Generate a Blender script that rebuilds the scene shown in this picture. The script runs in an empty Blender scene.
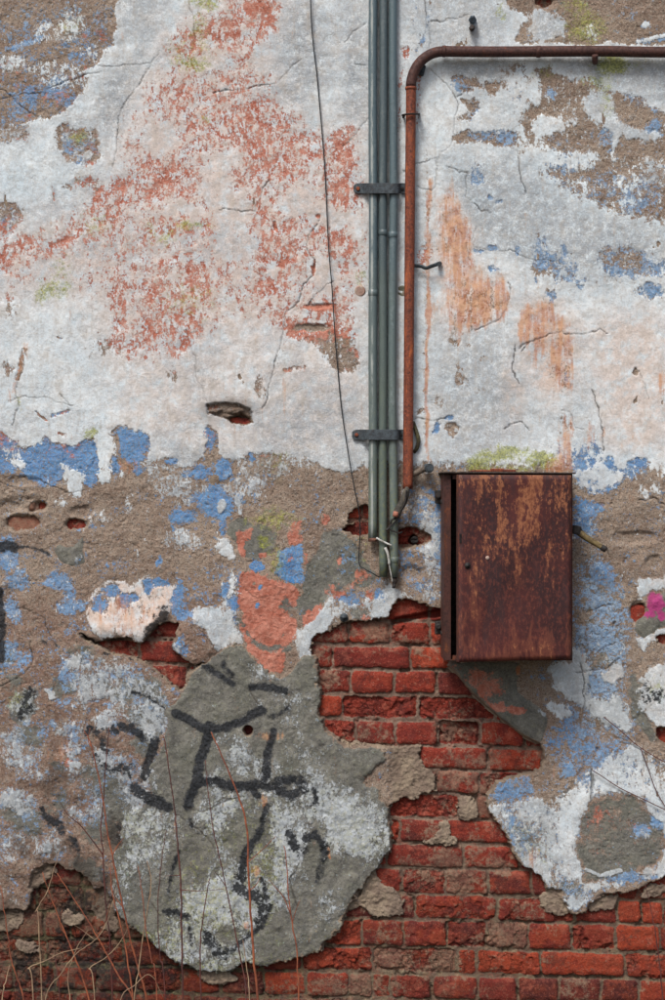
import bpy, bmesh, math, random
import numpy as np
from mathutils import Vector, Matrix

# ------------------------------------------------------------------ scene scale
S = 337.0            # photo units per metre of wall (one brick course = 25.3 units = 75 mm)
GY = 1040.0          # ground level in wall units
DC = 5.0             # camera distance from the wall face
ZC = (GY - 500) / S
CX = 332.5
STEP = 0.8           # finest cell of the wall meshes, in units (2.4 mm)

def wx(px): return (px - CX) / S
def wz(py): return (GY - py) / S
def P(px, py, d=0.0):
    """a point standing d metres out from the wall, seen at wall unit (px,py) from eye height"""
    k = (DC - d) / DC
    return Vector((wx(px) * k, -d, ZC + (wz(py) - ZC) * k))

scene = bpy.context.scene
COL = scene.collection

# ------------------------------------------------------------------ numpy noise
_tabs = {}
def _tab(seed):
    if seed not in _tabs:
        _tabs[seed] = np.random.RandomState(seed).rand(256, 256).astype(np.float32)
    return _tabs[seed]
def vnoise(x, y, seed):
    t = _tab(seed)
    xi = np.floor(x); yi = np.floor(y)
    fx = (x - xi).astype(np.float32); fy = (y - yi).astype(np.float32)
    xi = xi.astype(np.int32) & 255; yi = yi.astype(np.int32) & 255
    x1 = (xi + 1) & 255; y1 = (yi + 1) & 255
    fx = fx * fx * (3 - 2 * fx); fy = fy * fy * (3 - 2 * fy)
    a = t[yi, xi] * (1 - fx) + t[yi, x1] * fx
    b = t[y1, xi] * (1 - fx) + t[y1, x1] * fx
    return a * (1 - fy) + b * fy
def fbm(x, y, scale, seed, octs=5, rough=0.55):
    """about -1..1"""
    s = 0; a = 1.0; n = 0.0; f = 1.0 / scale
    for o in range(octs):
        s = s + a * (vnoise(x * f + 17.3 * o + seed * 3.1, y * f + 9.7 * o, seed + o) * 2 - 1)
        n += a; a *= rough; f *= 2.03
    return (s / n * 1.6).astype(np.float32)
def sst(e0, e1, v):
    t = np.clip((v - e0) / (e1 - e0), 0, 1)
    return t * t * (3 - 2 * t)

# ------------------------------------------------------------------ the wall grid (x,y in wall units)
def axis(lo, a, b, hi, s, grow=1.18, smax=9.0):
    mid = list(np.arange(a, b + s * .5, s))
    left = []; x = mid[0]; d = s
    while x > lo:
        d = min(d * grow, smax); x -= d; left.append(x)
    right = []; x = mid[-1]; d = s
    while x < hi:
        d = min(d * grow, smax); x += d; right.append(min(x, hi))
    return np.array(left[::-1] + mid + right)
XA = axis(-480, -8, 673, 1145, STEP)
YA = axis(-400, -8, 1006, 1044, STEP)
X, Y = np.meshgrid(XA, YA)
X = X.astype(np.float32); Y = Y.astype(np.float32)
NY, NX = X.shape
# ragged domain warp so that traced outlines break up like real flaking edges
WU = fbm(X, Y, 26, 11, 5, .62); WV = fbm(X, Y, 26, 31, 5, .62)
WU2 = fbm(X, Y, 9, 51, 4, .75); WV2 = fbm(X, Y, 9, 71, 4, .75)

def bbox(x0, x1, y0, y1):
    i0 = max(0, np.searchsorted(XA, x0) - 1); i1 = min(NX, np.searchsorted(XA, x1) + 1)
    j0 = max(0, np.searchsorted(YA, y0) - 1); j1 = min(NY, np.searchsorted(YA, y1) + 1)
    return slice(j0, j1), slice(i0, i1)
def smooth_poly(pts, it=1):
    for _ in range(it):
        q = []
        n = len(pts)
        for i in range(n):
            a = pts[i]; b = pts[(i + 1) % n]
            q.append((a[0] * .8 + b[0] * .2, a[1] * .8 + b[1] * .2)); q.append((a[0] * .2 + b[0] * .8, a[1] * .2 + b[1] * .8))
        pts = q
    return pts
def poly_sd(pts, pad=12, warp=4.0, fine=1.2, rnd=True):
    """signed distance (negative inside) on a bbox slice, warped"""
    if rnd: pts = smooth_poly(pts)
    xs = [p[0] for p in pts]; ys = [p[1] for p in pts]
    m = pad + warp + fine
    sl = bbox(min(xs) - m, max(xs) + m, min(ys) - m, max(ys) + m)
    x = X[sl] + warp * WU[sl] + fine * WU2[sl]; y = Y[sl] + warp * WV[sl] + fine * WV2[sl]
    d2 = np.full(x.shape, 1e9, np.float32); ins = np.zeros(x.shape, bool)
    n = len(pts)
    for i in range(n):
        ax, ay = pts[i]; bx, by = pts[(i + 1) % n]
        ex, ey = bx - ax, by - ay
        L = ex * ex + ey * ey + 1e-9
        t = np.clip(((x - ax) * ex + (y - ay) * ey) / L, 0, 1)
        d2 = np.minimum(d2, (x - ax - t * ex) ** 2 + (y - ay - t * ey) ** 2)
        if ay != by:
            c = ((ay > y) != (by > y)) & (x < (bx - ax) * (y - ay) / (by - ay) + ax)
            ins ^= c
    d = np.sqrt(d2)
    return sl, np.where(ins, -d, d)
def line_d(pts, pad=12, warp=2.0, fine=0.8):
    xs = [p[0] for p in pts]; ys = [p[1] for p in pts]
    m = pad + warp + fine
    sl = bbox(min(xs) - m, max(xs) + m, min(ys) - m, max(ys) + m)
    x = X[sl] + warp * WU[sl] + fine * WU2[sl]; y = Y[sl] + warp * WV[sl] + fine * WV2[sl]
    d2 = np.full(x.shape, 1e9, np.float32)
    for (ax, ay), (bx, by) in zip(pts[:-1], pts[1:]):
        ex, ey = bx - ax, by - ay
        t = np.clip(((x - ax) * ex + (y - ay) * ey) / (ex * ex + ey * ey + 1e-9), 0, 1)
        d2 = np.minimum(d2, (x - ax - t * ex) ** 2 + (y - ay - t * ey) ** 2)
    return sl, np.sqrt(d2)

class Field:
    def __init__(s, v=0.0): s.a = np.full(X.shape, v, np.float32)
    def poly(s, v, pts, soft=2.5, warp=5.0, fine=2.4):
        soft = soft * 1.5 + .6
        sl, d = poly_sd(pts, soft + 3, warp, fine)
        m = 1 - sst(-soft, soft, d)
        s.a[sl] = s.a[sl] * (1 - m) + v * m; return s
    def ell(s, v, cx, cy, rx, ry=None, soft=.5, warp=3.0):
        ry = ry or rx
        k = 1 + soft
        sl = bbox(cx - rx * k - warp * 2, cx + rx * k + warp * 2, cy - ry * k - warp * 2, cy + ry * k + warp * 2)
        x = X[sl] + warp * WU[sl] + 2.2 * WU2[sl]; y = Y[sl] + warp * WV[sl] + 2.2 * WV2[sl]
        soft = min(.95, soft + .18)
        r = np.sqrt(((x - cx) / rx) ** 2 + ((y - cy) / ry) ** 2)
        m = 1 - sst(1 - soft, 1 + soft, r)
        s.a[sl] = s.a[sl] * (1 - m) + v * m; return s
    def line(s, v, pts, w, soft=1.2, warp=2.0, fine=.8, mx=False):
        sl, d = line_d(pts, w + soft + 2, warp, fine)
        m = 1 - sst(w / 2 - soft, w / 2 + soft, d)
        if mx: s.a[sl] = np.maximum(s.a[sl], v * m)
        else: s.a[sl] = s.a[sl] * (1 - m) + v * m
        return s
# ================================================================== coverage of every coat on the plaster, traced from the wall
NM1 = fbm(X, Y, 60, 101, 5, .6); NM2 = fbm(X, Y, 38, 131, 5, .6); NM3 = fbm(X, Y * .5, 20, 151, 4, .6)
low = sst(452, 478, Y + 8 * NM1)
# outside the traced part the same decay goes on
out = np.maximum(sst(-8, -40, X), np.maximum(sst(672, 700, X), sst(-8, -40, Y)))
W = Field(); W.a = .88 + .05 * NM1 - low * .77 - out * (1 - low) * np.clip(.28 * NM2 + .12, 0, .7)
W.a = W.a + low * .10 * np.clip(NM2, -1, 1)
B = Field(); B.a = .12 + .12 * NM2 + out * .18 * NM3
Sa = Field(); Sa.a = (.35 + .25 * NM1 - low * .33) * sst(420, 370, X) * sst(-60, 0, Y)
K = Field(); K.a = np.clip(.02 + low * .14 * NM1, 0, 1)
Pk = Field(.15); G = Field(); G.a = np.clip(.14 + .5 * NM1 + .35 * low, 0, 1)
M = Field(0); R = Field(0.); Bl = Field(0); L = Field(.25); L.a = .3 + .5 * sst(440, 380, Y); Mg = Field(0); Cr = Field(0); Ed = Field(0)
Rb = Field(); Rb.a = low * sst(560, 640, Y) * sst(330, 200, X) * .8

# ---- upper left: brown render with grey and blue remains
W.poly(.10, [(-60,-60),(128,-60),(127,8),(117,14),(116,30),(114,45),(104,55),(98,66),(86,70),(87,80),(80,95),(68,108),(52,116),(30,121),(12,124),(-8,130),(-60,140)])
B.poly(.30, [(-60,-60),(120,-60),(115,40),(95,66),(80,95),(50,116),(0,128),(-60,130)])
W.ell(.5,70,20,15,12); W.ell(.5,42,30,8,9); W.ell(.55,68,32,18,8); W.ell(.45,92,50,14,11); W.ell(.6,12,62,14,9); W.ell(.5,52,68,28,7); W.ell(.5,60,80,28,9)
W.line(.45,[(18,46),(45,38),(75,40)],7,3)
B.ell(.6,48,92,16,9,.8); B.ell(.55,58,82,12,6,.8); B.ell(.55,30,105,14,9,.8); B.ell(.6,65,104,10,7,.8); L.poly(.5,[(-20,40),(110,40),(80,110),(-20,120)],10); B.ell(.6,72,45,12,5); B.line(.7,[(12,48),(40,38)],4,2); B.ell(.5,78,58,14,6)
M.ell(.35,68,26,14,14,.7)
G.poly(.75, [(112,-20),(165,-20),(160,30),(135,90),(130,130),(100,140),(98,80),(116,50)], 8)
W.poly(.88, [(118,-60),(165,-60),(160,30),(135,90),(130,130),(96,120),(90,75),(117,50)], 4)
G.poly(1.0, [(101,80),(128,78),(134,100),(122,112),(112,128),(104,128),(98,100)], 3)
W.ell(.9,128,48,7,12); G.ell(.1,128,48,7,12); G.ell(.1,150,48,8,10)
W.poly(.38, [(62,122),(80,125),(98,124),(104,135),(103,165),(88,172),(72,165),(62,158),(55,135)]); G.poly(.9,[(60,122),(104,124),(104,166),(62,166)],6); B.poly(.5,[(62,128),(98,126),(103,160),(70,162)],5)
M.ell(.55,80,135,12,9,.6); W.ell(.9,90,155,4,4); B.ell(.75,68,145,5,9); B.ell(.7,78,163,8,4)
W.poly(.45, [(-20,128),(27,122),(29,140),(10,150),(-20,148)]); G.poly(1,[(-20,128),(29,122),(29,145),(-20,150)],5)
W.poly(.42, [(-20,202),(12,204),(24,215),(14,235),(2,242),(-20,245)]); G.poly(1,[(-20,200),(26,208),(14,240),(-20,248)],5); B.ell(.5,4,228,10,10)
W.poly(.97, [(-30,150),(30,140),(58,160),(100,172),(112,160),(104,190),(60,205),(25,200),(-30,196)],5); G.poly(.15,[(-30,150),(30,140),(58,160),(100,172),(60,205),(-30,196)],8); Pk.poly(0,[(-30,130),(30,140),(58,160),(105,172),(60,205),(-30,196)],8)
W.ell(.5,54,196,3,9); G.ell(1,54,196,3,9); W.ell(.5,82,180,16,6); G.ell(.9,82,182,16,8); W.ell(.55,68,186,6,4)
# ---- the large flaking salmon field under the white
SAL = [(128,175),(112,150),(140,95),(158,60),(165,30),(190,18),(235,-30),(290,-30),(272,40),(274,100),(300,115),(325,130),(366,118),(366,330),(300,340),(200,345),(165,370),(110,345),(92,300),(60,285),(-10,300),(-10,240),(60,222),(95,200)]
Sa.poly(1.0, SAL, 8); Pk.poly(.85, SAL, 25); G.poly(.3, SAL, 20); W.poly(.585, SAL, 14)
Pk.poly(.6,[(110,340),(370,340),(370,460),(130,450)],20)
for v,x,y,rx,ry in [(.46,168,178,20,26),(.5,196,95,14,9),(.46,255,128,32,22),(.5,300,150,22,18),(.46,275,168,20,10),(.42,262,5,18,14),(.45,262,28,12,12),(.48,222,30,10,14),(.5,192,50,20,12),
    (.45,238,20,8,6),(.5,120,185,14,12),(.42,95,195,9,13),(.48,118,215,8,8),(.42,63,240,8,4),(.42,24,242,9,6),(.5,4,265,8,8),(.45,6,308,8,10),(.55,100,285,18,30),(.45,120,290,8,28),(.5,155,290,12,12),(.5,150,325,10,16),
    (.4,342,150,10,28),(.45,342,190,10,18),(.5,345,235,10,12),(.45,262,215,5,12),(.5,285,250,10,10),(.52,262,275,14,16),(.5,270,290,16,8),(.55,230,300,20,18),(.5,196,285,8,14),(.5,182,350,4,6),(.5,262,390,5,10),(.5,315,335,12,6),(.55,330,305,14,9),
    (.52,105,345,20,12),(.5,130,350,18,10),(.55,98,355,6,8),(.5,40,262,30,12)]:
    W.ell(v,x,y,rx,ry,.7,6)
for v,x,y,rx,ry in [(.88,225,160,12,10),(.85,215,185,16,16),(.9,210,60,12,10),(.85,300,40,16,40),(.82,310,85,20,20),(.85,235,215,20,14),(.88,275,268,6,7),(.8,330,215,20,10),(.82,240,340,30,20),(.9,262,62,9,8),(.82,160,140,16,18),(.85,180,210,15,8),(.84,60,265,30,12),(.85,85,310,20,14),(.8,228,245,18,12),(.85,300,200,14,14),(.82,320,270,14,16)]:
    W.ell(v,x,y,rx,ry,.7,6)
G.ell(.95,302,45,22,45,.6); G.ell(.9,355,60,10,60,.6); G.ell(.8,280,90,25,14,.7); G.ell(.7,105,245,60,14,.6); G.ell(.7,210,245,30,12,.6); G.ell(.7,300,420,50,28,.6); G.ell(.6,170,380,40,60,.6)
W.poly(.34, [(282,316),(300,330),(318,332),(330,322),(345,330),(358,333),(358,374),(340,370),(326,360),(315,350),(286,338)],4); 
W.ell(.4,295,368,14,4); W.ell(.5,262,385,5,12); W.ell(.5,172,378,6,8)
W.poly(.1,[(290,328),(302,321),(322,325),(330,331),(312,333),(296,332)],2); Sa.poly(0,[(290,328),(302,321),(322,325),(330,331),(312,333),(296,332)],2); W.line(.1,[(305,306),(332,305)],3,1); 
W.poly(.1,[(306,304),(312,302),(318,305),(334,303),(334,307),(318,307)],1.5)
W.ell(.1,276,227,2,5,.3,1); W.ell(.15,283,263,2.5,4,.3,1); W.ell(.15,313,268,2,7,.3,1); W.ell(.1,318,216,3,2,.3,1)
W.ell(.35,8,368,5,8); W.line(.4,[(24,350),(18,380)],6,2); W.line(.2,[(41,378),(41,391)],2.5,.8); W.line(.1,[(57,338),(62,339)],1.6,.5); R.line(.4,[(27,345),(20,372),(10,400)],8,4)
W.poly(.94,[(30,375),(120,360),(160,390),(190,400),(200,450),(150,430),(60,435),(20,425)],10); G.poly(.15,[(10,350),(120,345),(200,380),(200,430),(60,435),(10,425)],18)
W.line(.3,[(36,413),(46,420)],3,1); W.line(.35,[(52,416),(72,411)],4,1.5); B.ell(.9,62,414,12,5); W.ell(.4,62,434,6,2)
# ---- moss
for v,x,y,rx,ry in [(.8,190,62,18,9),(.7,203,2,14,8),(.5,200,30,10,20),(.35,185,50,20,14),(.6,55,287,15,12),(.65,42,296,8,8),(.4,62,270,10,14),(.4,152,232,6,14),(.5,190,228,22,6),(.5,170,240,12,6),(.4,95,225,20,12),(.5,205,120,6,6),(.6,92,435,10,7),(.5,21,403,3,6),(.35,278,458,14,8),(.3,270,470,14,10),
    (.85,480,462,14,8),(.8,503,452,20,6),(.95,540,459,14,8),(.5,520,466,30,6),(.9,612,64,18,7),(.6,598,80,14,8),(.55,585,28,26,18),(.5,575,5,18,8),(.45,608,98,8,24),(.4,545,75,14,8),(.35,640,62,10,10),(.5,502,12,5,12),(.35,192,300,30,20),(.4,360,283,10,10),(.3,360,545,14,40),(.5,270,520,30,10),(.5,275,560,10,20),(.7,262,541,6,6)]:
    M.ell(v,x,y,rx,ry,.7,5)
# ---- right of the conduits
W.poly(.9,[(398,-40),(440,-40),(500,-40),(512,12),(520,30),(515,48),(470,50),(440,60),(452,95),(450,150),(435,165),(430,230),(398,230)],4); G.poly(.7,[(400,-40),(510,-40),(515,50),(440,56),(400,40)],12)
G.poly(.95,[(445,55),(520,55),(500,95),(455,95)],8); G.poly(.05,[(425,90),(450,95),(450,150),(428,160)],8); 
B.line(.8,[(416,8),(412,30)],6,3); W.line(.6,[(416,8),(410,30)],8,4); W.line(.55,[(430,0),(426,35),(418,50)],7,3); B.line(.85,[(428,10),(427,35),(416,50)],7,3)
Sa.poly(.9,[(398,46),(413,46),(410,66),(402,100),(400,130),(398,130)],4); W.poly(.4,[(400,46),(413,47),(411,62),(401,62)],3); W.poly(.55,[(398,66),(404,66),(404,150),(398,150)],3); W.line(.5,[(420,70),(419,100),(416,130)],4,2); Sa.line(1,[(420,70),(416,130)],8,3)
W.poly(.08,[(507,-60),(760,-60),(760,47),(515,45),(519,30),(532,18),(520,10),(509,8)]); 
W.poly(.7,[(530,8),(552,12),(566,22),(560,36),(548,46),(532,40)],4); G.ell(1,548,25,18,20); W.ell(.6,590,33,9,8); W.ell(.85,647,25,4,3.5,.3,1); B.ell(.9,647,25,4,3.5); W.line(.65,[(638,42),(668,36)],5,2); B.line(.7,[(638,42),(668,38)],5,3)
W.poly(.28,[(503,60),(530,72),(556,68),(575,72),(596,66),(628,72),(648,78),(640,92),(655,108),(672,120),(760,125),(760,222),(672,222),(650,223),(618,214),(590,206),(574,196),(554,190),(525,178),(518,160),(504,146),(510,128),(500,112),(515,98),(500,86)],4)
W.poly(.86,[(548,55),(600,57),(660,60),(760,60),(760,118),(660,112),(640,96),(612,92),(585,76),(560,72)],4); G.poly(1,[(548,55),(760,58),(760,118),(640,100),(585,78)],10); B.poly(.55,[(620,75),(672,65),(672,112),(630,105)],8)
W.poly(.8,[(585,90),(612,92),(616,118),(628,128),(645,135),(655,130),(655,160),(650,168),(640,150),(618,138),(606,128),(590,118),(582,104)],4); G.poly(.8,[(582,88),(616,92),(655,130),(650,165),(600,130)],8); B.ell(.8,653,130,9,8); B.ell(.65,610,130,8,20); W.line(.75,[(617,128),(615,160)],6,2)
W.poly(.78,[(540,118),(566,118),(566,132),(548,138),(538,146),(534,130)],3); W.ell(.7,573,122,4,3); W.ell(.8,594,110,11,9); B.ell(.8,597,105,5,9); W.ell(.7,537,98,4,9); B.ell(.8,551,95,4,4); W.poly(.75,[(528,70),(540,78),(542,100),(532,104),(526,90)],3)
W.poly(.72,[(500,60),(525,75),(530,100),(520,120),(530,150),(505,128),(500,110),(512,100)],4); B.ell(.7,516,98,10,12); B.ell(.6,505,132,10,14)
W.poly(.65,[(525,146),(560,150),(600,156),(604,168),(570,168),(540,172),(525,176),(510,150)],4); B.ell(.65,560,162,30,9)
W.ell(.15,640,150,22,9); W.ell(.12,650,118,14,10)
B.ell(.75,584,188,6,5); W.ell(.5,584,188,7,8); B.ell(.8,628,195,14,14); W.ell(.5,626,190,14,16); B.ell(.85,640,205,5,6); W.ell(.6,655,175,16,12); G.ell(1,655,175,16,12); B.ell(.6,650,195,12,14); W.ell(.8,590,206,5,6); B.ell(.4,600,185,40,16)
for pts in [[(452,76),(476,78),(480,88),(468,92),(450,88)],[(480,82),(498,80),(500,92),(486,96)],[(456,100),(478,96),(482,112),(470,122),(456,116),(478,110)],[(452,134),(480,130),(510,128),(512,140),(500,148),(480,142),(452,144)]]:
    W.poly(.2,pts,3)
W.ell(.25,473,104,6,6); B.ell(.6,455,84,14,10); B.ell(.55,486,120,20,20)
W.poly(.8,[(440,165),(520,150),(560,195),(640,225),(672,230),(672,262),(600,300),(540,262),(500,250),(468,230),(455,190)],10); G.poly(.9,[(440,165),(520,150),(560,195),(672,230),(672,262),(600,290),(540,262),(500,250),(468,230),(455,190)],15); Pk.poly(0,[(440,150),(672,150),(672,262),(600,290),(470,235)],10)
B.poly(.5,[(440,165),(520,150),(560,195),(672,230),(672,262),(600,290),(500,250),(468,230),(455,190)],12)
for v,w_,x,y,rx,ry in [(.95,.4,492,196,3,3),(.95,.45,500,201,4,4),(.9,.5,478,175,8,10),(.9,.45,543,250,9,14),(.95,.35,556,272,4,16),(.9,.45,562,252,5,6),(.85,.45,545,266,10,10),(.9,.4,572,280,12,4),(.9,.4,580,287,4,3),(.9,.55,570,268,10,12),(.9,.5,615,268,10,6),(.85,.35,630,265,22,16),(.95,.25,650,294,13,7),(.9,.5,660,268,12,12),(.9,.4,550,296,9,6),(.95,.3,494,248,7,4),(.9,.4,480,252,5,4),(.95,.35,493,270,5,3),(.9,.4,517,249,5,6),(.9,.4,536,282,3,4)]:
    B.ell(v,x,y,rx,ry,.5,4); W.ell(w_,x,y,rx,ry,.6,4)
B.poly(.3,[(600,248),(640,250),(636,272),(606,262)],4); W.poly(.35,[(600,248),(640,246),(640,276),(620,272),(602,262)],4); W.ell(.3,538,265,7,14); B.ell(.3,548,276,8,10)
G.poly(.8,[(445,240),(500,232),(560,240),(520,262),(480,246)],6)
# rust stains and orange wash
OC = [(436,196),(446,190),(456,192),(462,210),(474,232),(474,262),(490,280),(505,281),(508,292),(505,308),(492,320),(478,326),(455,338),(444,320),(440,290),(434,250)]
R.poly(.60, OC, 12); W.poly(.66, OC, 8); R.ell(.72,478,308,18,18,.8); R.ell(.62,498,300,9,16,.7); W.ell(.55,480,305,20,20); R.ell(.75,456,240,10,30,.7); Pk.poly(1,OC,10); G.poly(0,OC,6); W.ell(.9,441,208,4,5); W.poly(.92,[(476,196),(482,224),(505,226),(490,248),(474,236)],3)
W.line(.62,[(427,130),(428,250),(426,330),(427,440)],6,3); R.line(.85,[(428,180),(427,260),(429,320),(426,380),(428,430),(429,460)],4,3); Sa.ell(1,425,258,9,14); W.ell(.5,424,256,8,14)
R.poly(.55,[(522,303),(545,298),(562,312),(578,330),(560,336),(528,346),(518,330)],5); W.poly(.7,[(520,303),(545,298),(562,312),(578,330),(560,336),(528,342),(518,335)],5); Pk.poly(1,[(518,300),(560,298),(582,334),(575,400),(530,400)],12); R.ell(.85,528,325,6,16,.6)
R.poly(.6,[(540,336),(574,334),(576,360),(573,395),(562,392),(548,375)],6); W.poly(.6,[(540,336),(574,334),(576,360),(573,395),(562,392),(548,375)],6); Mg.ell(.16,562,365,12,28,.6); B.ell(.9,567,376,3,6); W.ell(.4,567,376,3,7); R.ell(.7,536,352,6,20,.6)
R.poly(.5,[(556,412),(572,412),(574,475),(550,475)],6); W.poly(.6,[(550,412),(572,412),(576,475),(545,475)],8); R.ell(.7,555,466,12,8); R.poly(.45,[(590,420),(605,430),(602,455),(586,450)],5); R.ell(.55,661,382,6,14,.6)
W.poly(.97,[(600,392),(640,350),(672,360),(760,380),(760,448),(660,450),(636,455),(628,472),(612,462),(603,440)],3); Pk.poly(.8,[(585,320),(672,310),(672,450),(610,450),(600,400)],14); G.poly(.1,[(585,320),(672,310),(672,450),(600,450)],10)
W.poly(.95,[(530,395),(552,388),(562,400),(552,415),(545,430),(530,432)],3); W.poly(.95,[(565,392),(578,400),(584,424),(574,428),(566,412)],3)
W.ell(.1,635,371,3,4,.3,1); Pk.ell(.9,512,395,10,30,.7); W.poly(.93,[(470,345),(486,352),(480,370),(466,372),(455,352)],2)
G.poly(.85,[(430,330),(520,330),(520,450),(440,460)],20)
for x,y,rx,ry,v in [(458,343,6,6,.4),(470,348,7,5,.5),(457,375,5,14,.45),(465,380,5,6,.45),(485,360,10,6,.6),(480,390,6,8,.65),(438,402,8,6,.55),(420,410,4,5,.3)]: W.ell(v,x,y,rx,ry,.6,4)
W.poly(.1,[(449,424),(458,424),(461,430),(455,436),(448,432)],1.5); W.ell(.9,456,431,2,2.5,.3,1)
W.ell(.2,450,417,5,4); B.ell(1,450,417,6,5); W.ell(.2,438,429,4,8); B.ell(1,438,430,4,9)
# ---- blue band at the foot of the white coat
W.poly(.12,[(-60,434),(6,432),(12,441),(24,449),(40,447),(46,436),(49,446),(62,443),(82,441),(97,438),(100,450),(103,470),(98,484),(80,481),(66,477),(36,481),(22,472),(4,471),(-60,474)],2.5); 
B.poly(.86,[(-60,434),(6,434),(14,443),(24,452),(46,437),(49,446),(97,438),(103,470),(98,486),(90,488),(80,474),(66,470),(58,482),(36,484),(22,472),(4,471),(-60,474)],3)
W.ell(.5,12,456,10,10); B.ell(.6,12,456,9,12); W.poly(.85,[(63,462),(70,470),(78,468),(82,485),(80,497),(68,490),(62,476)],2.5); W.ell(.85,18,466,6,4)
W.poly(.8,[(97,436),(112,432),(116,450),(110,460),(113,480),(104,486),(101,465)],3); W.poly(.1,[(112,430),(128,429),(148,432),(149,452),(144,466),(136,474),(126,470),(114,482),(112,462),(118,452)],2.5); B.poly(.9,[(114,430),(148,430),(149,452),(141,468),(132,460),(124,456),(118,440)],3); B.ell(.95,117,468,5,10); R.ell(.4,130,466,10,8); B.ell(.9,140,470,6,4)
W.poly(.45,[(150,462),(182,466),(200,462),(240,458),(268,452),(300,458),(290,478),(262,488),(240,500),(215,515),(160,500),(145,485)],5); G.poly(1,[(148,450),(300,455),(290,480),(220,520),(148,500)],8)
W.poly(.97,[(148,436),(160,448),(172,456),(180,468),(192,466),(199,444),(207,425),(213,421),(216,432),(221,462),(242,452),(268,448),(270,400),(160,400)],1.5,2); W.poly(.9,[(268,400),(360,400),(362,470),(340,470),(325,465),(302,452),(268,450)],3)
W.poly(.15,[(200,452),(206,430),(212,424),(216,436),(221,464),(236,472),(230,485),(196,480)],2); B.ell(.8,208,440,5,12); B.ell(.95,200,472,9,8); B.ell(.9,222,470,9,9); W.ell(.05,200,472,9,8); W.ell(.1,224,472,9,8); B.ell(.7,185,474,6,3); B.ell(.95,253,459,2,5); W.ell(.1,253,459,2.5,5); B.ell(1,170,442,2,2); B.ell(.9,172,462,7,4); W.ell(.2,170,462,8,4)
B.poly(.95,[(196,505),(203,495),(215,478),(220,492),(232,498),(230,512),(222,520),(212,514),(204,510)],3); W.poly(.05,[(196,505),(203,495),(215,478),(222,492),(234,500),(230,514),(222,520),(204,512)],3); B.ell(.9,183,516,11,7); B.ell(.9,205,497,14,6); W.ell(.08,183,516,12,8); B.ell(.8,238,498,6,6); B.ell(.85,224,528,5,10); W.ell(.2,224,528,5,10); W.ell(.97,221,506,4,7,.3,1)
W.poly(.95,[(216,541),(224,538),(233,548),(232,556),(222,558)],2); W.line(.6,[(236,500),(242,520)],5,2)
W.ell(.6,182,540,18,10); G.ell(1,182,540,18,10); W.ell(.5,240,490,18,12); W.ell(.4,128,505,6,12); W.ell(.4,100,518,14,8); W.ell(.45,60,500,6,10); W.ell(.4,136,555,5,6)
W.poly(.72,[(572,472),(590,470),(604,462),(612,470),(628,476),(622,488),(600,492),(584,492),(574,484)],3); B.poly(1,[(572,445),(600,440),(628,458),(646,452),(644,470),(625,480),(616,490),(590,492),(572,482)],3); W.poly(.3,[(570,445),(590,445),(600,452),(602,468),(575,470)],4); W.ell(.3,610,462,6,7); W.ell(.25,637,464,9,7); B.ell(.9,560,450,20,14); W.ell(.5,588,452,10,12)
W.poly(.7,[(647,458),(672,462),(672,482),(660,480),(655,470)],3); W.ell(.6,640,494,7,6); W.ell(.5,655,490,6,10); W.line(.85,[(640,505),(646,492),(650,512)],5,2)
# ---- brown middle: thin traces
B.ell(.9,160,563,3,5,.4,2); W.ell(.1,160,563,4,5); B.ell(.35,230,600,30,30)
R.ell(.45,135,612,45,24,.7); W.poly(.70,[(82,600),(92,592),(104,580),(118,577),(132,583),(146,577),(160,580),(176,588),(180,604),(176,614),(160,626),(142,644),(134,637),(118,636),(108,643),(92,636),(86,620)],2); Pk.poly(1,[(82,596),(110,578),(176,584),(180,612),(142,640),(90,634)],4); G.poly(0,[(82,596),(110,578),(176,584),(180,612),(142,640),(90,634)],4)
for x,y,rx,ry in [(99,604,8,9),(111,589,11,6),(130,596,8,4),(126,600,4,7),(149,586,5,7),(160,584,8,4)]: W.ell(.05,x,y,rx,ry,.4,3); B.ell(.95,x,y,rx,ry,.4,3)
B.ell(.9,178,597,6,14); B.ell(.85,184,616,10,6); W.ell(.1,182,606,8,18); B.ell(.75,180,645,9,10); W.ell(.5,176,648,5,7)
W.poly(.8,[(190,610),(215,606),(228,610),(228,580),(236,578),(242,600),(238,625),(246,648),(230,652),(214,652),(206,630),(196,622)],4); G.poly(.7,[(190,606),(242,600),(246,650),(206,650)],6); B.ell(.95,234,603,7,5); W.ell(.1,234,603,7,6); B.ell(.9,227,590,4,7); W.ell(.2,228,590,4,6); B.ell(.9,232,612,4,3)
for v,x,y,rx,ry in [(.8,8,558,11,12),(.75,16,582,12,10),(.8,55,581,13,7),(.85,68,592,6,14),(.8,66,606,13,6),(.7,80,604,8,5),(.8,10,540,8,6),(.8,66,672,5,16),(.6,14,655,14,16),(.7,12,612,8,10),(.7,80,686,7,6),(.8,47,692,4,3),(.9,55,723,3,4),(.8,12,738,3,4),(.5,70,705,12,8)]:
    B.ell(v,x,y,rx,ry,.6,4); L.ell(.6,x,y,rx,ry,.6,4); W.ell(.28,x,y,rx,ry,.6,4)
AP = [(66,664),(80,650),(100,652),(128,660),(150,672),(168,690),(178,700),(160,720),(150,745),(130,735),(118,712),(96,700),(72,698)]
W.poly(.46, AP, 9); B.poly(.40, AP, 9); L.poly(.7, AP, 6); G.poly(.8, AP, 6); K.poly(.45, AP, 6); W.ell(.85,90,688,7,9); W.ell(.75,75,660,6,8)
K.poly(.8,[(6,705),(12,690),(22,688),(38,690),(36,708),(24,722),(12,720)],4); W.poly(.55,[(4,705),(12,690),(22,688),(38,690),(36,708),(24,718)],4); M.ell(.35,18,700,14,12)
W.poly(.95,[(41,690),(52,692),(58,696),(54,702),(48,703)],1.5); W.ell(.97,3,734,3,2)
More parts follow.
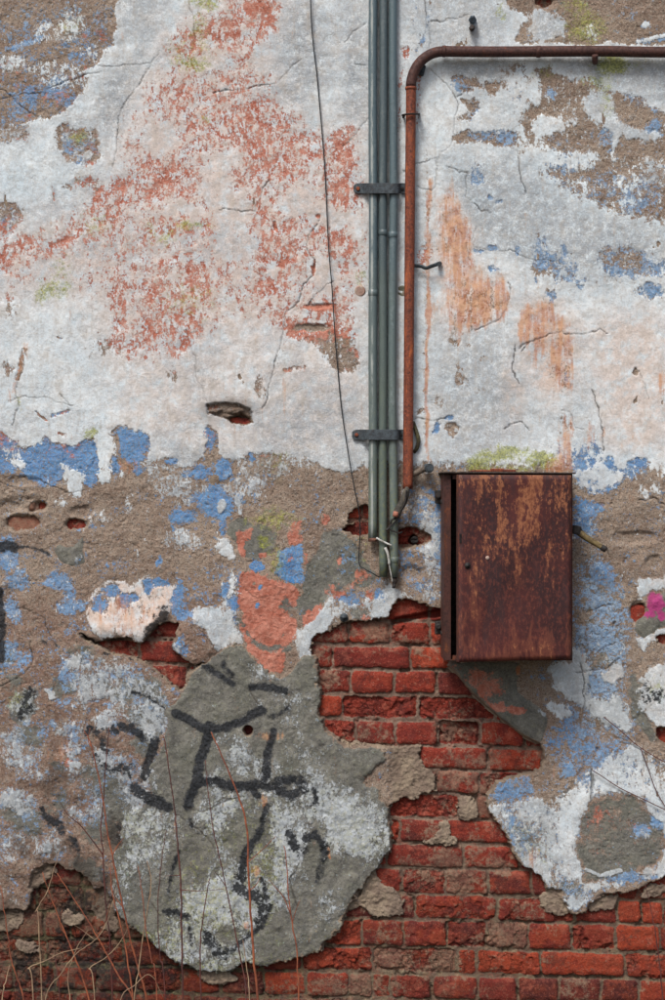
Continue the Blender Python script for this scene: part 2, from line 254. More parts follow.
K.poly(.85,[(48,762),(60,758),(66,764),(62,774),(56,772)],2); K.ell(.6,12,680,12,10); K.ell(.6,80,650,18,8)
for v,x,y,rx,ry in [(.5,72,772,12,8),(.5,40,776,14,6),(.6,70,748,8,8),(.5,90,790,10,10),(.5,55,830,14,10),(.55,10,800,14,12),(.5,100,812,8,12),(.45,125,700,14,8),(.5,45,725,6,6),(.5,80,730,12,10),(.6,120,770,16,10),(.6,140,800,14,16),(.45,10,845,20,20),(.4,30,720,4,4)]:
    W.ell(v,x,y,rx,ry,.7,6); B.ell(.4,x,y,rx*1.2,ry*1.2,.6,5); L.ell(.8,x,y,rx,ry,.6,4); G.ell(.9,x,y,rx*1.1,ry*1.1)
Sa.ell(.7,68,762,5,6,.5); W.ell(.9,75,764,4,3); R.ell(.4,62,755,10,14,.6)
for v,x,y,rx,ry in [(.75,30,735,22,16),(.7,95,775,18,20),(.8,140,745,16,18),(.75,20,820,24,20),(.8,118,800,16,30),(.7,60,690,16,12),(.75,85,870,20,10),(.7,8,650,12,18),(.8,135,690,22,10),(.75,150,715,18,10),(.7,60,800,14,16),(.7,100,835,16,16)]:
    K.ell(v,x,y,rx,ry,.9,9)
for v,x,y,rx,ry in [(.6,12,745,16,20),(.62,105,760,14,12),(.66,150,725,14,10),(.6,128,785,12,16),(.64,22,805,14,10),(.62,80,815,10,8),(.6,135,830,14,18),(.66,110,690,16,8),(.6,150,850,10,20),(.58,30,760,10,8),(.6,64,728,8,6),(.62,86,700,8,6),(.6,48,850,14,8),(.6,110,720,12,8),(.64,150,770,8,10)]:
    W.ell(v,x,y,rx,ry,.9,8); G.ell(1,x,y,rx,ry,.9,6); L.ell(1,x,y,rx*1.3,ry*1.3,.9,6); B.ell(.5,x+6,y+4,rx,ry,.9,6)
for v,x,y,rx,ry in [(.62,100,735,10,14),(.6,128,770,10,8),(.6,50,820,10,8),(.6,75,850,8,12),(.6,24,700,6,12),(.55,120,835,10,12),(.58,150,700,10,5),(.55,100,880,8,16)]: Bl.ell(v,x,y,rx,ry,.9,8)
# ---- centre: salmon, blue and dark skim above the hole
W.poly(.05,[(236,560),(256,566),(300,560),(320,532),(372,540),(380,580),(372,600),(300,625),(300,650),(285,672),(262,668),(240,625)],4)
Sa.poly(1.0,[(240,572),(248,569),(262,576),(276,582),(292,588),(300,592),(294,606),(288,616),(297,622),(299,640),(292,646),(284,668),(272,672),(262,666),(250,650),(240,632),(246,612),(238,600)],2.5)
L.poly(0,[(236,560),(300,560),(300,660),(240,660)])
K.line(.9,[(240,622),(252,640),(272,646),(290,648)],8,3,4); Sa.line(.45,[(240,622),(252,640),(272,648),(292,648)],7,3,4); K.ell(.8,286,605,8,10); Sa.ell(.4,286,604,8,9); Sa.ell(.1,255,584,2,2); B.ell(1,262,589,2,2.5); Sa.ell(.1,262,589,2,2.5); B.ell(1,258,608,2,3); Sa.ell(.1,258,608,2,3); Sa.ell(.35,284,636,2,2)
K.poly(.95,[(322,536),(334,530),(346,534),(356,552),(374,572),(372,590),(352,584),(338,590),(322,606),(306,622),(298,614),(292,602),(302,590),(304,570),(312,560),(318,548)],3)
Sa.poly(.8,[(284,530),(300,525),(305,535),(300,548),(312,556),(304,572),(300,560),(288,545)],4); Sa.ell(.75,325,520,5,5); Sa.ell(.7,296,527,8,6); Sa.poly(.75,[(336,556),(342,562),(338,572),(334,566)],2); Sa.ell(.62,358,576,12,10,.8,6); Sa.ell(.6,368,600,8,10,.8,6); Sa.ell(.7,330,590,8,6); Sa.ell(.62,340,592,14,7,.8,6); Sa.poly(.8,[(300,612),(318,600),(326,606),(322,622),(312,632),(302,622)],3); K.ell(.7,262,540,16,16)
B.poly(1,[(282,546),(298,542),(304,545),(302,558),(300,570),(306,584),(296,586),(282,580),(272,574),(276,562)],2.5); Sa.poly(0,[(282,546),(303,543),(302,570),(306,584),(280,580),(272,574)],2); Sa.ell(.6,289,556,4,5); K.poly(0,[(280,544),(304,544),(306,584),(272,576)],2)
K.poly(.95,[(230,520),(242,519),(252,525),(264,528),(268,545),(260,558),(246,558),(236,548),(230,538)],3); Sa.poly(.85,[(236,532),(252,526),(250,538),(244,545),(244,556),(236,554),(234,540)],2); Sa.ell(.8,262,555,5,4); W.poly(.05,[(228,520),(268,520),(268,560),(234,556)],3)
B.ell(.9,256,566,6,6); W.ell(.1,256,566,7,8)
W.poly(.9,[(300,630),(318,612),(330,608),(340,616),(332,628),(316,640),(314,660),(302,660),(296,645)],3); W.poly(.55,[(326,594),(352,598),(372,600),(396,596),(440,590),(440,606),(396,602),(390,618),(350,624),(330,624)],5); B.poly(.7,[(336,590),(362,590),(368,606),(340,608)],5); B.ell(.95,381,598,5,8); K.ell(.8,360,614,9,7); W.ell(.3,360,614,9,7); Sa.ell(.8,366,618,6,5); W.poly(.92,[(376,604),(390,604),(392,618),(378,622),(372,618)],3)
W.poly(.9,[(384,582),(394,588),(400,596),(396,604),(384,602)],3)
W.poly(.38,[(400,470),(442,470),(444,600),(398,596),(396,560),(400,520)],8); B.poly(.42,[(398,500),(444,470),(444,600),(398,590)],8); G.poly(.9,[(398,470),(444,470),(444,600),(398,596)],8); W.poly(.1,[(402,560),(420,552),(428,568),(420,582),(404,588)],4); W.ell(.7,430,540,8,24); B.ell(.8,438,540,5,30)
# ---- right of the box and below
W.poly(.14,[(574,496),(620,490),(672,500),(672,560),(640,575),(626,600),(574,600)],6); B.ell(.85,588,508,16,7); W.ell(.4,584,528,12,16); B.ell(.7,584,528,14,14); W.ell(.3,600,512,14,8); G.ell(.9,585,528,12,14)
BP = [(573,555),(600,552),(612,575),(622,600),(634,618),(638,640),(628,660),(625,690),(634,720),(620,745),(590,735),(573,740)]
B.poly(.50, BP, 9); L.poly(1., BP, 8); W.poly(.26, BP, 9); L.ell(.4,605,574,10,10); B.ell(.8,605,574,11,10); B.ell(.72,605,605,18,10); B.ell(.78,600,636,16,10); B.ell(.75,612,655,14,9); B.ell(.35,584,610,7,14); B.ell(.35,600,660,10,8); B.ell(.7,592,690,20,9); W.ell(.4,600,570,10,8); B.ell(.4,612,588,6,14); K.poly(.5,BP,12)
W.poly(.9,[(573,650),(584,652),(588,668),(584,688),(590,700),(600,706),(604,716),(588,712),(582,695),(574,700),(556,690),(545,670),(555,664),(573,662)],2.5); G.poly(.5,[(545,650),(590,650),(600,710),(560,700)],8)
W.poly(.92,[(601,673),(610,666),(620,668),(618,680),(612,682),(604,680)],2); Pk.ell(.7,610,674,12,8); W.poly(.8,[(574,695),(592,702),(606,708),(616,695),(624,705),(626,722),(632,730),(622,734),(606,720),(590,716),(578,706)],4)
K.poly(.85,[(628,672),(636,672),(640,700),(650,730),(660,742),(645,740),(630,712)],4)
W.poly(.88,[(640,678),(650,668),(672,660),(760,655),(760,730),(672,730),(655,735),(645,715),(638,700)],3); Pk.poly(.3,[(640,670),(672,660),(672,730),(645,720)],6); G.poly(.5,[(640,670),(672,660),(672,730),(645,720)],6); M.ell(.35,655,690,14,14); Bl.ell(.62,655,696,12,7,.6); Bl.ell(.55,645,690,5,10,.6)
W.poly(.9,[(641,578),(652,573),(660,580),(672,570),(672,585),(650,592),(640,602),(638,590)],2.5); Pk.ell(.7,655,575,14,8)
W.poly(.9,[(636,642),(646,640),(658,632),(672,630),(672,636),(650,646),(648,656),(640,650)],2)
W.poly(.06,[(495,758),(520,742),(545,742),(560,700),(590,715),(620,745),(600,768),(570,786),(540,796),(515,797),(490,797)],5); B.poly(.5,[(495,770),(545,735),(590,715),(630,750),(600,772),(540,796),(490,797)],6); B.ell(.65,510,792,20,7); B.ell(.6,582,740,18,16); B.ell(.8,567,770,6,10); B.ell(.7,568,718,10,12); L.poly(.6,[(490,760),(630,740),(570,800),(490,800)],8); R.poly(.25,[(515,745),(550,735),(560,770),(540,795),(520,780)],6); B.poly(.15,[(520,760),(545,745),(560,760),(565,790),(545,795),(530,780)],5)
W.poly(.95,[(556,700),(566,706),(574,716),(560,720),(546,706)],3)
WP = [(488,800),(520,802),(545,800),(550,812),(560,796),(575,785),(590,772),(606,758),(628,742),(640,750),(672,795),(672,880),(640,880),(600,890),(570,915),(545,890),(520,865),(505,830)]
W.poly(.76, WP, 5); G.poly(.6, WP, 6); B.poly(.45,WP,6); L.poly(.6,WP,6); G.poly(.1,[(550,800),(590,772),(640,760),(672,800),(672,812),(600,790),(575,810),(570,850),(552,830)],5)
W.ell(.5,512,820,14,10,.8); W.ell(.55,555,862,12,18,.8,6); W.ell(.5,590,790,10,6,.8); K.ell(.7,525,850,18,24,.9,7); K.ell(.6,548,822,8,14,.9,7); W.ell(.6,640,770,16,12,.8); W.ell(.55,535,806,16,5,.8); W.poly(.45,[(500,812),(525,815),(545,830),(540,860),(515,850)],7); M.poly(.25,[(500,815),(545,825),(560,890),(525,860)],8); R.ell(.4,536,855,8,12,.6); K.ell(.6,520,835,12,14); W.ell(.35,570,888,18,10); K.ell(.6,570,890,18,10)
CP = [(578,815),(588,803),(600,795),(614,793),(628,796),(640,802),(648,812),(658,824),(664,840),(660,858),(650,868),(630,874),(612,880),(596,886),(582,884),(584,868),(574,858),(576,842)]
W.poly(.05, CP, 2); K.poly(.62, CP, 4); B.poly(.05, CP, 4); Sa.poly(.25, CP, 4); Rb.poly(.5,CP,5); Sa.ell(.5,598,815,10,18,.6); B.ell(.9,658,822,7,9); B.ell(.75,628,878,26,5); W.ell(.3,628,878,26,5); B.ell(.8,640,832,8,8); W.ell(.45,640,836,8,8); W.line(.9,[(586,870),(600,876),(620,870)],4,1.5)
W.poly(.7,[(664,745),(760,740),(760,820),(676,820),(660,800)],5); W.poly(.1,[(640,735),(652,738),(672,750),(672,764),(655,752)],3)
# ---- sprayed black, blotchy
def spray(pts, w, v=.95, soft=3.0): Bl.line(v * .9, pts, w * 1.2, 3.6, 1.6, .9, True)
spray([(-20,620),(0,590),(3,620),(2,660)],6); spray([(0,548),(8,545),(14,548)],9); spray([(15,549),(30,548),(40,550),(49,555)],4,.75); spray([(30,690),(24,700),(20,716)],6,.75); spray([(35,692),(30,705)],4,.6); spray([(42,640),(46,644)],4,.7); spray([(52,640),(57,646)],4,.7)
spray([(106,653),(112,652)],5,.8); spray([(130,653),(132,658)],5,.8); spray([(132,640),(120,648)],4,.6)
spray([(86,732),(92,728),(102,745),(106,752)],7,.8); spray([(95,756),(98,762)],6,.6); Bl.ell(.0,97,740,3,5)
spray([(112,728),(116,732)],5); spray([(122,727),(132,728),(142,738)],8); spray([(104,767),(112,770),(124,767),(130,775)],6,.8); spray([(154,742),(151,755),(146,772)],9); spray([(146,765),(143,778)],7); spray([(136,788),(142,794),(152,799),(164,805)],10)
spray([(133,693),(143,694)],3); spray([(152,700),(164,708)],2)
spray([(45,815),(50,820),(60,825),(62,832)],8,.8); spray([(42,808),(44,812)],4); spray([(70,840),(76,842),(78,850)],6,.8); spray([(118,825),(124,835)],8,.6); spray([(124,848),(125,856)],6,.6); spray([(78,858),(76,864)],4,.7)
# ---- cracks, as real grooves with grime and the dark of the gap painted in
CRK = [
 [(-10,102),(15,96),(40,92),(62,82),(82,76),(100,72)],[(0,88),(14,98),(24,108),(40,118)],[(156,52),(150,68),(140,84),(128,100),(121,108),(118,125),(117,150),(114,168)],[(98,66),(128,65),(150,64)],
 [(188,0),(194,20),(196,40)],[(212,92),(240,90),(275,82),(300,60)],[(219,210),(240,212),(256,210),(262,195),(270,180)],[(321,217),(312,232),(307,245),(308,255),(314,262),(312,275),(304,285),(298,302),(285,313),(282,328)],[(282,328),(278,350),(274,370),(268,395),(262,410)],[(332,283),(318,293),(310,303)],
 [(186,330),(190,348),(197,358),(196,378),(205,392),(207,405)],[(27,350),(22,375),(16,390),(20,405),(12,425)],[(60,394),(70,402),(72,412)],[(20,398),(40,398)],
 [(425,0),(427,22),(431,40),(430,55)],[(427,22),(445,20),(468,16)],[(432,70),(440,80),(454,94),(457,105),(454,125),(452,142),(446,150),(440,154),(437,170)],[(402,170),(420,162),(437,160)],[(437,160),(434,185),(430,192),(416,188)],[(456,97),(462,94)],[(518,152),(522,180),(527,195)],
 [(447,168),(468,175),(466,198),(482,210),(492,212)],[(475,238),(474,245),(492,252),(510,248),(528,258),(560,264)],[(476,225),(472,240)],[(465,242),(470,262)],
 [(516,345),(515,370),(518,385)],[(505,428),(512,426),(520,424),(530,430)],[(412,418),(425,418),(436,420),(446,418)],[(520,348),(528,342),(550,333),(562,332),(566,336),(580,334),(600,330),(608,334)],[(508,282),(510,292),(506,308),(498,320),(485,326),(476,330)],
 [(593,390),(600,410),(602,430),(604,452)],[(560,410),(570,412),(574,428),(584,430)],[(639,370),(645,385),(648,400)],[(530,340),(522,352)],
 [(8,612),(25,607),(45,618),(52,635)],[(30,640),(32,660),(26,672),(10,682),(-10,690)],[(84,700),(90,715),(86,725)],[(84,726),(80,735),(96,700)],[(55,780),(70,800)],[(190,622),(202,632),(214,648)],[(245,590),(258,600),(270,598)],[(275,572),(280,584)],
 [(586,612),(600,608),(612,604)],[(598,652),(604,648),(616,644)],[(640,500),(655,498),(665,505)],[(600,545),(612,560)],[(618,660),(606,668),(575,672)],[(596,720),(620,742),(640,750)],[(640,752),(650,775),(660,800)],[(580,660),(584,700),(580,730)],
 [(96,488),(70,492),(40,480)],[(0,482),(24,490),(18,500)],
 [(343,145),(350,140),(368,118)],[(345,45),(356,32),(368,24)],[(365,65),(356,64)],
]
crk = Field(0)
for c in CRK:
    c = [(a + .0, b + .0) for a, b in c]
    crk.line(1, c, .7, .75, 2.2, 1.6, True)
rng0 = random.Random(5)
for i in range(70):      # hairlines everywhere, also beyond the picture
    x = rng0.uniform(-460, 1120); y = rng0.uniform(-380, 860); a = rng0.uniform(0, 6.28); pts = [(x, y)]
    if 0 < x < 665 and 0 < y < 1000 and i % 3: continue
    for k in range(rng0.randint(3, 7)):
        a += rng0.uniform(-.7, .7); x += 14 * math.cos(a); y += 14 * math.sin(a); pts.append((x, y))
    crk.line(.8, pts, .8, .8, 4, 2, True)
crk.a *= (.62 + .8 * sst(-.5, .5, NM3))
crk.a = np.clip(crk.a, 0, 1)

# ---- where the plaster is gone and bricks show: distance inside each hole (positive = missing)
HOLES = [
 # (points, warp, fine)
 ([(313,640),(322,636),(336,628),(346,624),(372,622),(388,619),(392,610),(394,605),(402,601),(412,603),(424,604),(440,609),(452,612),(458,668),(470,690),(486,704),(505,721),(528,738),(542,744),(546,756),(542,768),(530,774),(510,779),(494,786),(486,798),(490,812),(500,824),(508,838),(512,852),(522,864),(534,874),(546,888),(556,900),(566,912),(578,916),(592,910),(600,898),(612,895),(630,893),(650,886),(672,872),(760,868),(900,880),(1300,850),(1300,1200),(-700,1200),(-700,870),(-200,930),(-60,925),(-4,917),(12,914),(26,911),(31,900),(35,888),(36,876),(46,871),(60,867),(66,874),(80,872),(86,880),(88,888),(95,893),(96,906),(99,918),(104,934),(112,925),(140,880),(200,800),(270,760),(332,744),(342,741),(333,736),(324,728),(317,716),(318,700),(313,688),(317,672),(312,655)], 2.2, 2.7),
 ([(79,631),(86,638),(95,643),(106,644),(118,639),(130,638),(140,646),(150,634),(158,628),(168,624),(180,624),(177,634),(169,646),(172,651),(180,657),(194,665),(205,662),(200,672),(192,680),(188,691),(172,685),(152,668),(134,657),(112,652),(94,644),(82,638)], .6, .6),
 ([(66,523),(74,521),(82,523),(84,527),(76,529),(67,527)], .5, .4),
 ([(31,509),(36,503),(44,502),(46,505),(38,510),(32,511)], .5, .4),
 ([(8,519),(20,517),(36,518),(39,522),(32,529),(16,529),(7,526)], .5, .5),
 ([(347,522),(350,514),(358,508),(370,502),(372,535),(346,534),(344,527),(356,522)], 1, .6),
 ([(400,530),(408,527),(420,529),(428,534),(432,540),(424,544),(412,547),(400,549),(396,540)], 1.2, .6),
 ([(632,608),(638,603),(644,604),(644,614),(640,624),(634,620)], .8, .5),
 ([(655,638),(664,635),(680,636),(680,645),(658,644)], .8, .5),
 ([(654,731),(662,728),(690,728),(690,744),(664,745),(656,738)], .8, .5),
 ([(230,417),(240,416),(251,418),(252,422),(240,423),(230,422)], .6, .9),
 ([(534,0),(544,-4),(550,-1),(548,6),(538,6)], .6, .5),
]
hole = np.full(X.shape, -60, np.float32)
for pts, w, f in HOLES:
    if w < 2: w, f = w * 1.6 + .6, 2.6
    sl, d = poly_sd(pts, 14, w, f)
    hole[sl] = np.maximum(hole[sl], -d)
# plaster remains clinging to the bricks
REM = [
 [(345,744),(365,743),(382,745),(400,744),(416,745),(424,747),(418,757),(424,766),(432,776),(437,790),(428,796),(412,797),(398,801),(389,806),(384,800),(378,780),(345,760)],
 [(458,797),(470,796),(476,805),(480,816),(474,822),(462,821),(457,812)],
 [(438,822),(448,822),(454,838),(462,846),(440,846),(420,843),(436,838),(440,830)],
 [(362,884),(370,868),(376,872),(380,884),(390,892),(404,900),(402,918),(388,921),(374,920),(366,910),(362,898)],
 [(340,905),(352,898),(368,895),(372,908),(350,912)],
 [(118,868),(200,800),(300,760),(350,745),(378,745),(384,800),(380,868),(362,886),(345,905),(332,936),(300,950),(220,960),(160,950),(122,925)],
 [(-10,914),(12,912),(24,916),(20,928),(6,934),(-10,932)],
 [(88,893),(104,888),(112,905),(122,930),(108,938),(98,928),(92,912)],
 [(30,884),(40,868),(56,872),(50,880),(36,890)],
 [(60,912),(80,916),(84,926),(70,930),(58,924)],
 [(16,940),(34,944),(40,956),(24,958),(12,950)],
 [(200,968),(230,972),(240,984),(215,988),(196,980)],
 [(544,895),(556,890),(566,905),(572,914),(560,918),(548,912),(540,902)],
 [(590,902),(606,896),(620,895),(618,906),(600,912),(588,914)],
 [(640,893),(652,886),(670,884),(672,893),(658,900),(644,898)],
]
for pts in REM:
    sl, d = poly_sd(pts, 14, 3.0, 3.0)
    hole[sl] = np.where(d < 10, np.minimum(hole[sl], d), hole[sl])
sl, d = poly_sd([(243,730),(246,725.5),(251,726),(253,730),(251,735),(246,736)], 6, .2, .3)
hole[sl] = np.maximum(hole[sl], -d)
# the loose flake in the left hole
sl, d = poly_sd([(168,647),(176,636),(182,626),(192,616),(202,612),(210,620),(216,632),(218,646),(212,654),(202,660),(192,664),(180,658)], 10, .5, .4)
flake = np.full(X.shape, 60, np.float32); flake[sl] = d
rim = np.zeros_like(hole); m_ = (hole > -14) & (hole < 6)
remn = np.zeros(X.shape, np.float32)
for pts in REM[1:5] + REM[6:]:
    sl, d = poly_sd(pts, 6, 3.0, 3.0); remn[sl] = np.maximum(remn[sl], 1 - sst(-1, 4, d))
sl, d = poly_sd(REM[0], 6, 3.0, 3.0); remn[sl] = np.maximum(remn[sl], (1 - sst(-1, 4, d)) * sst(385, 400, X[sl]) * .9)
# raw mortar shows along every broken edge
Ed.a = np.maximum(sst(-2.6 - 1.8 * NM3, -.6, hole), remn)
NF = fbm(X, Y, 15, 171, 5, .72); NF2 = fbm(X, Y, 15, 181, 5, .72)
upw = 1 - low
W.a -= .10 * upw * Pk.a * NM1 * sst(.6, .8, Sa.a)
W.a = .5 + (W.a - .5) * .92 + (.10 + .06 * low) * NF + .10 * upw * sst(.70, .84, W.a) + .05 * upw * sst(.55, .7, W.a) - .05 * upw * sst(-.2, .7, NM2); B.a = .5 + (B.a - .5) * .82 + .23 * NF2; Sa.a = Sa.a * (1 - .10 * low) + (.12 + .10 * low) * NF2; K.a = K.a + .16 * NF * sst(.3, .6, K.a)
for F in (W, B, K, Sa): F.a = F.a * (1 - Ed.a)
holeE = sst(-4, 0, hole)

# ---- relief of the plaster face (metres, towards the viewer positive)
rough = sst(.5, .25, W.a)                                   # bare render is coarse
ff = fbm(X, Y, 3.2, 201, 3, .7); fm = fbm(X, Y, 14, 221, 4, .55); fl = fbm(X, Y, 120, 241, 3, .5)
coat = sst(.35, .6, W.a)
HP = .004 * fl + .0016 * fm + .0022 * coat + rough * (.0007 * ff + .0009 * fm) + .0002 * ff
pits = fbm(X, Y, 4.5, 261, 2, .5); HP -= rough * .0022 * sst(.75, 1.1, pits)
HP -= .0034 * crk.a
step = sst(-.05, .12, fbm(X, Y, 34, 281, 4, .6)); HP += rough * .0012 * step     # broken layers in the render
big = np.abs(fbm(X, Y, 46, 301, 4, .55)); 
# shallow bites and bulges seen on the wall
def bite(cx, cy, rx, ry, dpt, soft=.5):
    sl = bbox(cx - 2 * rx - 4, cx + 2 * rx + 4, cy - 2 * ry - 4, cy + 2 * ry + 4)
    x = X[sl] + 2 * WU[sl] + WU2[sl]; y = Y[sl] + 2 * WV[sl] + WV2[sl]
    r = np.sqrt(((x - cx) / rx) ** 2 + ((y - cy) / ry) ** 2)
    HP[sl] -= dpt * (1 - sst(1 - soft, 1 + soft * .3, r))
for b in [(25,503,22,9,.006),(22,523,19,9,.013),(75,525,12,6,.013),(38,506,10,6,.013),(638,614,9,12,.010),(22,480,20,6,.006),(80,512,14,8,.008),(8,508,12,10,.008),(412,572,12,9,.012),(636,538,26,8,.008),(654,562,9,7,.008),(638,612,9,14,.006),(416,538,20,14,.008),(229,412,1,1,.0),
          (360,291,5,5,-.002),(402,291,5,5,-.003),(340,560,4,5,.003),(614,626,2,6,.006),(312,328,22,5,.006),(319,305,14,3,.005),(276,227,2,5,.005),(313,268,2,7,.005),(635,371,3,5,.005),(544,1,14,9,.006),(455,429,7,6,.004),(597,752,2.5,4,.006),(592,780,2,12,.010),(250,731,9,8,.0),(20,655,16,16,.004),(60,745,10,16,.004),(8,600,14,14,.004),(420,690,8,8,0)]:
    bite(*b)
sl, d = poly_sd([(206,404),(222,403),(236,404),(250,409),(253,413),(252,423),(234,423),(224,419),(208,414)], 6, .8, 1.0, False); HP[sl] -= .020 * sst(1.2, -1.2, d) * (.8 + .5 * NM3[sl]); W.a[sl] *= sst(-2, 2, d + 1.5 * WU2[sl]) * .8 + .2
bite(216, 411, 8, 2.5, -.010); bite(236, 412, 9, 3, -.009); bite(228, 417, 6, 2, -.007)
HP += .010 * sst(6, -6, flake)                               # lifted flake
sl, d = poly_sd([(90,600),(120,585),(176,590),(170,618),(142,646),(118,640),(92,636)], 12, 1, 1); HP[sl] += .012 * sst(4, -12, d) * sst(590, 640, Y[sl])
# shade beneath the lifted coat, painted in as black and dark brown
Bl.poly(.85,[(143,641),(150,625),(156,612),(166,605),(174,608),(172,622),(158,629),(148,636)],3); B.ell(.0,160,618,12,12)
dirt_shade = Field(0); dirt_shade.poly(.8,[(145,640),(152,625),(166,606),(176,622),(170,640),(155,640)],3); dirt_shade.ell(.7,160,648,14,10); dirt_shade.line(.9,[(80,634),(100,642),(130,638)],4,2); dirt_shade.line(.55,[(28,905),(34,880),(46,868),(84,868),(94,884)],7,5); dirt_shade.poly(.7,[(92,880),(112,870),(124,880),(116,920),(100,925)],6)
dirt_shade.a = np.maximum(dirt_shade.a, crk.a * .95)
dirt_shade.ell(.5,225,406,22,5); dirt_shade.ell(.55,229,412,26,12); dirt_shade.line(.8,[(592,774),(592,798)],3,1.5); dirt_shade.ell(.7,590,809,2,1.5)  # darkness inside the recess and slot painted in as shade
dirt_shade.a = np.maximum(dirt_shade.a, .8 * sst(-.2, .8, fbm(X, Y, 30, 331, 5, .6)) * low * sst(640, 820, Y) * sst(360, 200, X))
Mg.ell(.95,656,604,9,11,.6); Mg.ell(.8,650,618,6,6,.6)

HP0 = HP.copy()
THICK = .020
edge = sst(-.8, 1.0, hole)
HPL = HP * (1 - edge) - (.052) * edge - .0014 * sst(-3, 0, hole) * (1 - edge)
HPL -= (.0142 - .0016 * ff - .001 * fm) * remn * (1 - edge)

# ================================================================== grid sheet -> mesh object
def sheet(name, H, keep, mat, attrs, parent):
    """a relief sheet from the wall grid; keep = vertices wanted"""
    kq = keep[:-1, :-1] | keep[1:, :-1] | keep[:-1, 1:] | keep[1:, 1:]
    use = np.zeros(keep.shape, bool)
    use[:-1, :-1] |= kq; use[1:, :-1] |= kq; use[:-1, 1:] |= kq; use[1:, 1:] |= kq
    idx = np.full(keep.shape, -1, np.int32); nv = int(use.sum()); idx[use] = np.arange(nv)
    co = np.empty((nv, 3), np.float32)
    co[:, 0] = (X[use] - CX) / S; co[:, 1] = -H[use]; co[:, 2] = (GY - Y[use]) / S
    q = np.stack([idx[:-1, :-1][kq], idx[1:, :-1][kq], idx[1:, 1:][kq], idx[:-1, 1:][kq]], 1).astype(np.int32)
    nf = len(q)
    me = bpy.data.meshes.new(name)
    me.vertices.add(nv); me.vertices.foreach_set('co', co.ravel())
    me.loops.add(nf * 4); me.loops.foreach_set('vertex_index', q.ravel())
    me.polygons.add(nf); me.polygons.foreach_set('loop_start', np.arange(0, nf * 4, 4, dtype=np.int32))
    me.polygons.foreach_set('use_smooth', np.ones(nf, bool))
    me.update(calc_edges=True)
    for an, chans in attrs.items():
        a = me.attributes.new(an, 'FLOAT_COLOR', 'POINT')
        buf = np.zeros((nv, 4), np.float32)
        for k, c in enumerate(chans): buf[:, k] = c[use] if isinstance(c, np.ndarray) else c
        a.data.foreach_set('color', buf.ravel())
    me.materials.append(mat)
    o = bpy.data.objects.new(name, me); COL.objects.link(o); o.parent = parent
    return o
# ================================================================== brickwork relief
TOPS = [624 + 25.3 * k for k in range(-45, 0)] + [624, 648, 672.8, 697.8, 721.7, 747.6, 771.8, 797, 821.8, 846.2, 871.6, 898.2, 923.6, 951.5, 977.8] + [1003.5, 1029, 1054]
OFF = 45
JOINTS = {  # joint centres, per course
 0:[270,308,349,390,431,472,512], 1:[262,333,411,452,494,560], 2:[268,310,351,394.7,438,478,520], 3:[262,302,341.5,419.3,496,560], 4:[270,312,355.5,396.7,438.7,481,525,567],
 5:[262,343,420,487.5,543,600], 6:[270,312,352,396,436,480.5,523], 7:[300,386,459,476,520], 8:[300,345,400.3,446.5,531,590], 9:[300,387,465,521,600],
 10:[240,285,331,375,402.6,447,489.3,532.5,552,595,640], 11:[-6,22,35,68,82,108,160,250,338,416,499,577,620,644,665], 12:[-40,0,42,68,112,160,200,240,281,322,362,403,447,488,529.5,573.5,617.5,662,700],
 13:[-60,-10,44,122,180,262,302,372.5,457.5,477,542.5,626,700], 14:[-30,12,52,96,136,181,221,263.5,305.5,348,372.5,389.5,432.5,478,519.5,560,603,640,680]}
SPEC = {  # (course, x inside): (recess m, spall 0..1, grey 0..1, brightness)
 (3,380):(.006,.9,0,.45),(3,450):(.007,.8,0,.5),(3,330):(.0,.2,0,.9),(4,460):(.022,.7,0,.2),(12,508):(.0,.6,1,.5),(14,360):(.0,.2,.9,.5),(13,410):(.006,.9,.65,.4),(4,340):(0,.4,.15,.5),
 (0,330):(0,.1,.6,.5),(0,370):(0,.1,.5,.5),(2,330):(0,.2,.55,.5),(1,321):(0,.2,.5,.4),(2,372):(0,.1,.1,.62),(2,415):(0,.1,.1,.6),(1,430):(0,0,.1,.95),(1,370):(0,.1,.05,.4),(0,410):(0,.4,.1,.7),
 (5,455):(0,.05,.1,.62),(6,460):(0,.1,.3,.4),(7,400):(.002,.6,.05,.6),(8,423):(0,.1,.35,.3),(8,490):(0,.05,.1,.6),(9,430):(0,.05,.1,.6),(9,490):(0,.2,.3,.6),(10,388):(0,.2,.1,.6),(10,425):(0,.4,.1,.6),
 (10,470):(0,.2,.45,.6),(11,455):(0,.3,.05,.5),(12,383):(0,.1,.05,.3),(12,425):(0,.2,.2,.5),(12,467):(.004,.5,0,.25),(13,500):(0,.3,0,1.),(13,467):(0,.3,0,.95),(13,585):(0,.1,.1,.9),(13,345):(0,.5,0,.85),(13,650):(0,.4,0,.9),
 (12,550):(0,.1,.1,.65),(14,455):(0,.1,.15,.4),(14,410):(0,.2,.2,.5),(3,320):(0,.1,0,.85),(3,520):(0,.1,.1,.7),(4,375):(0,.1,.1,.62),(4,417):(0,.1,.1,.62),(5,520):(0,.1,.05,.9),(12,90):(0,.6,.1,.7),(13,85):(.006,.9,0,.4),(13,20):(.004,.8,0,.9),(11,50):(.006,.9,.0,.8),
}
yb = Y - .024 * (np.clip(X, -200, 900) - 400) + 1.0 * fbm(X, Y, 90, 401, 3)
xb = X + 1.2 * fbm(X, Y, 60, 411, 3)
xw = xb + 1.0 * WU2 + 1.5 * WU; yw = yb + .8 * WV2 + .9 * WV
BM = np.zeros(X.shape, np.float32); R1 = np.full(X.shape, .5, np.float32); R2 = np.full(X.shape, .5, np.float32); SP = np.zeros(X.shape, np.float32); GR = np.zeros(X.shape, np.float32)
HB = -.0285 - .011 * sst(.1, .7, fbm(X, Y, 14, 451, 4, .6)) + .0012 * ff + .0016 * fm
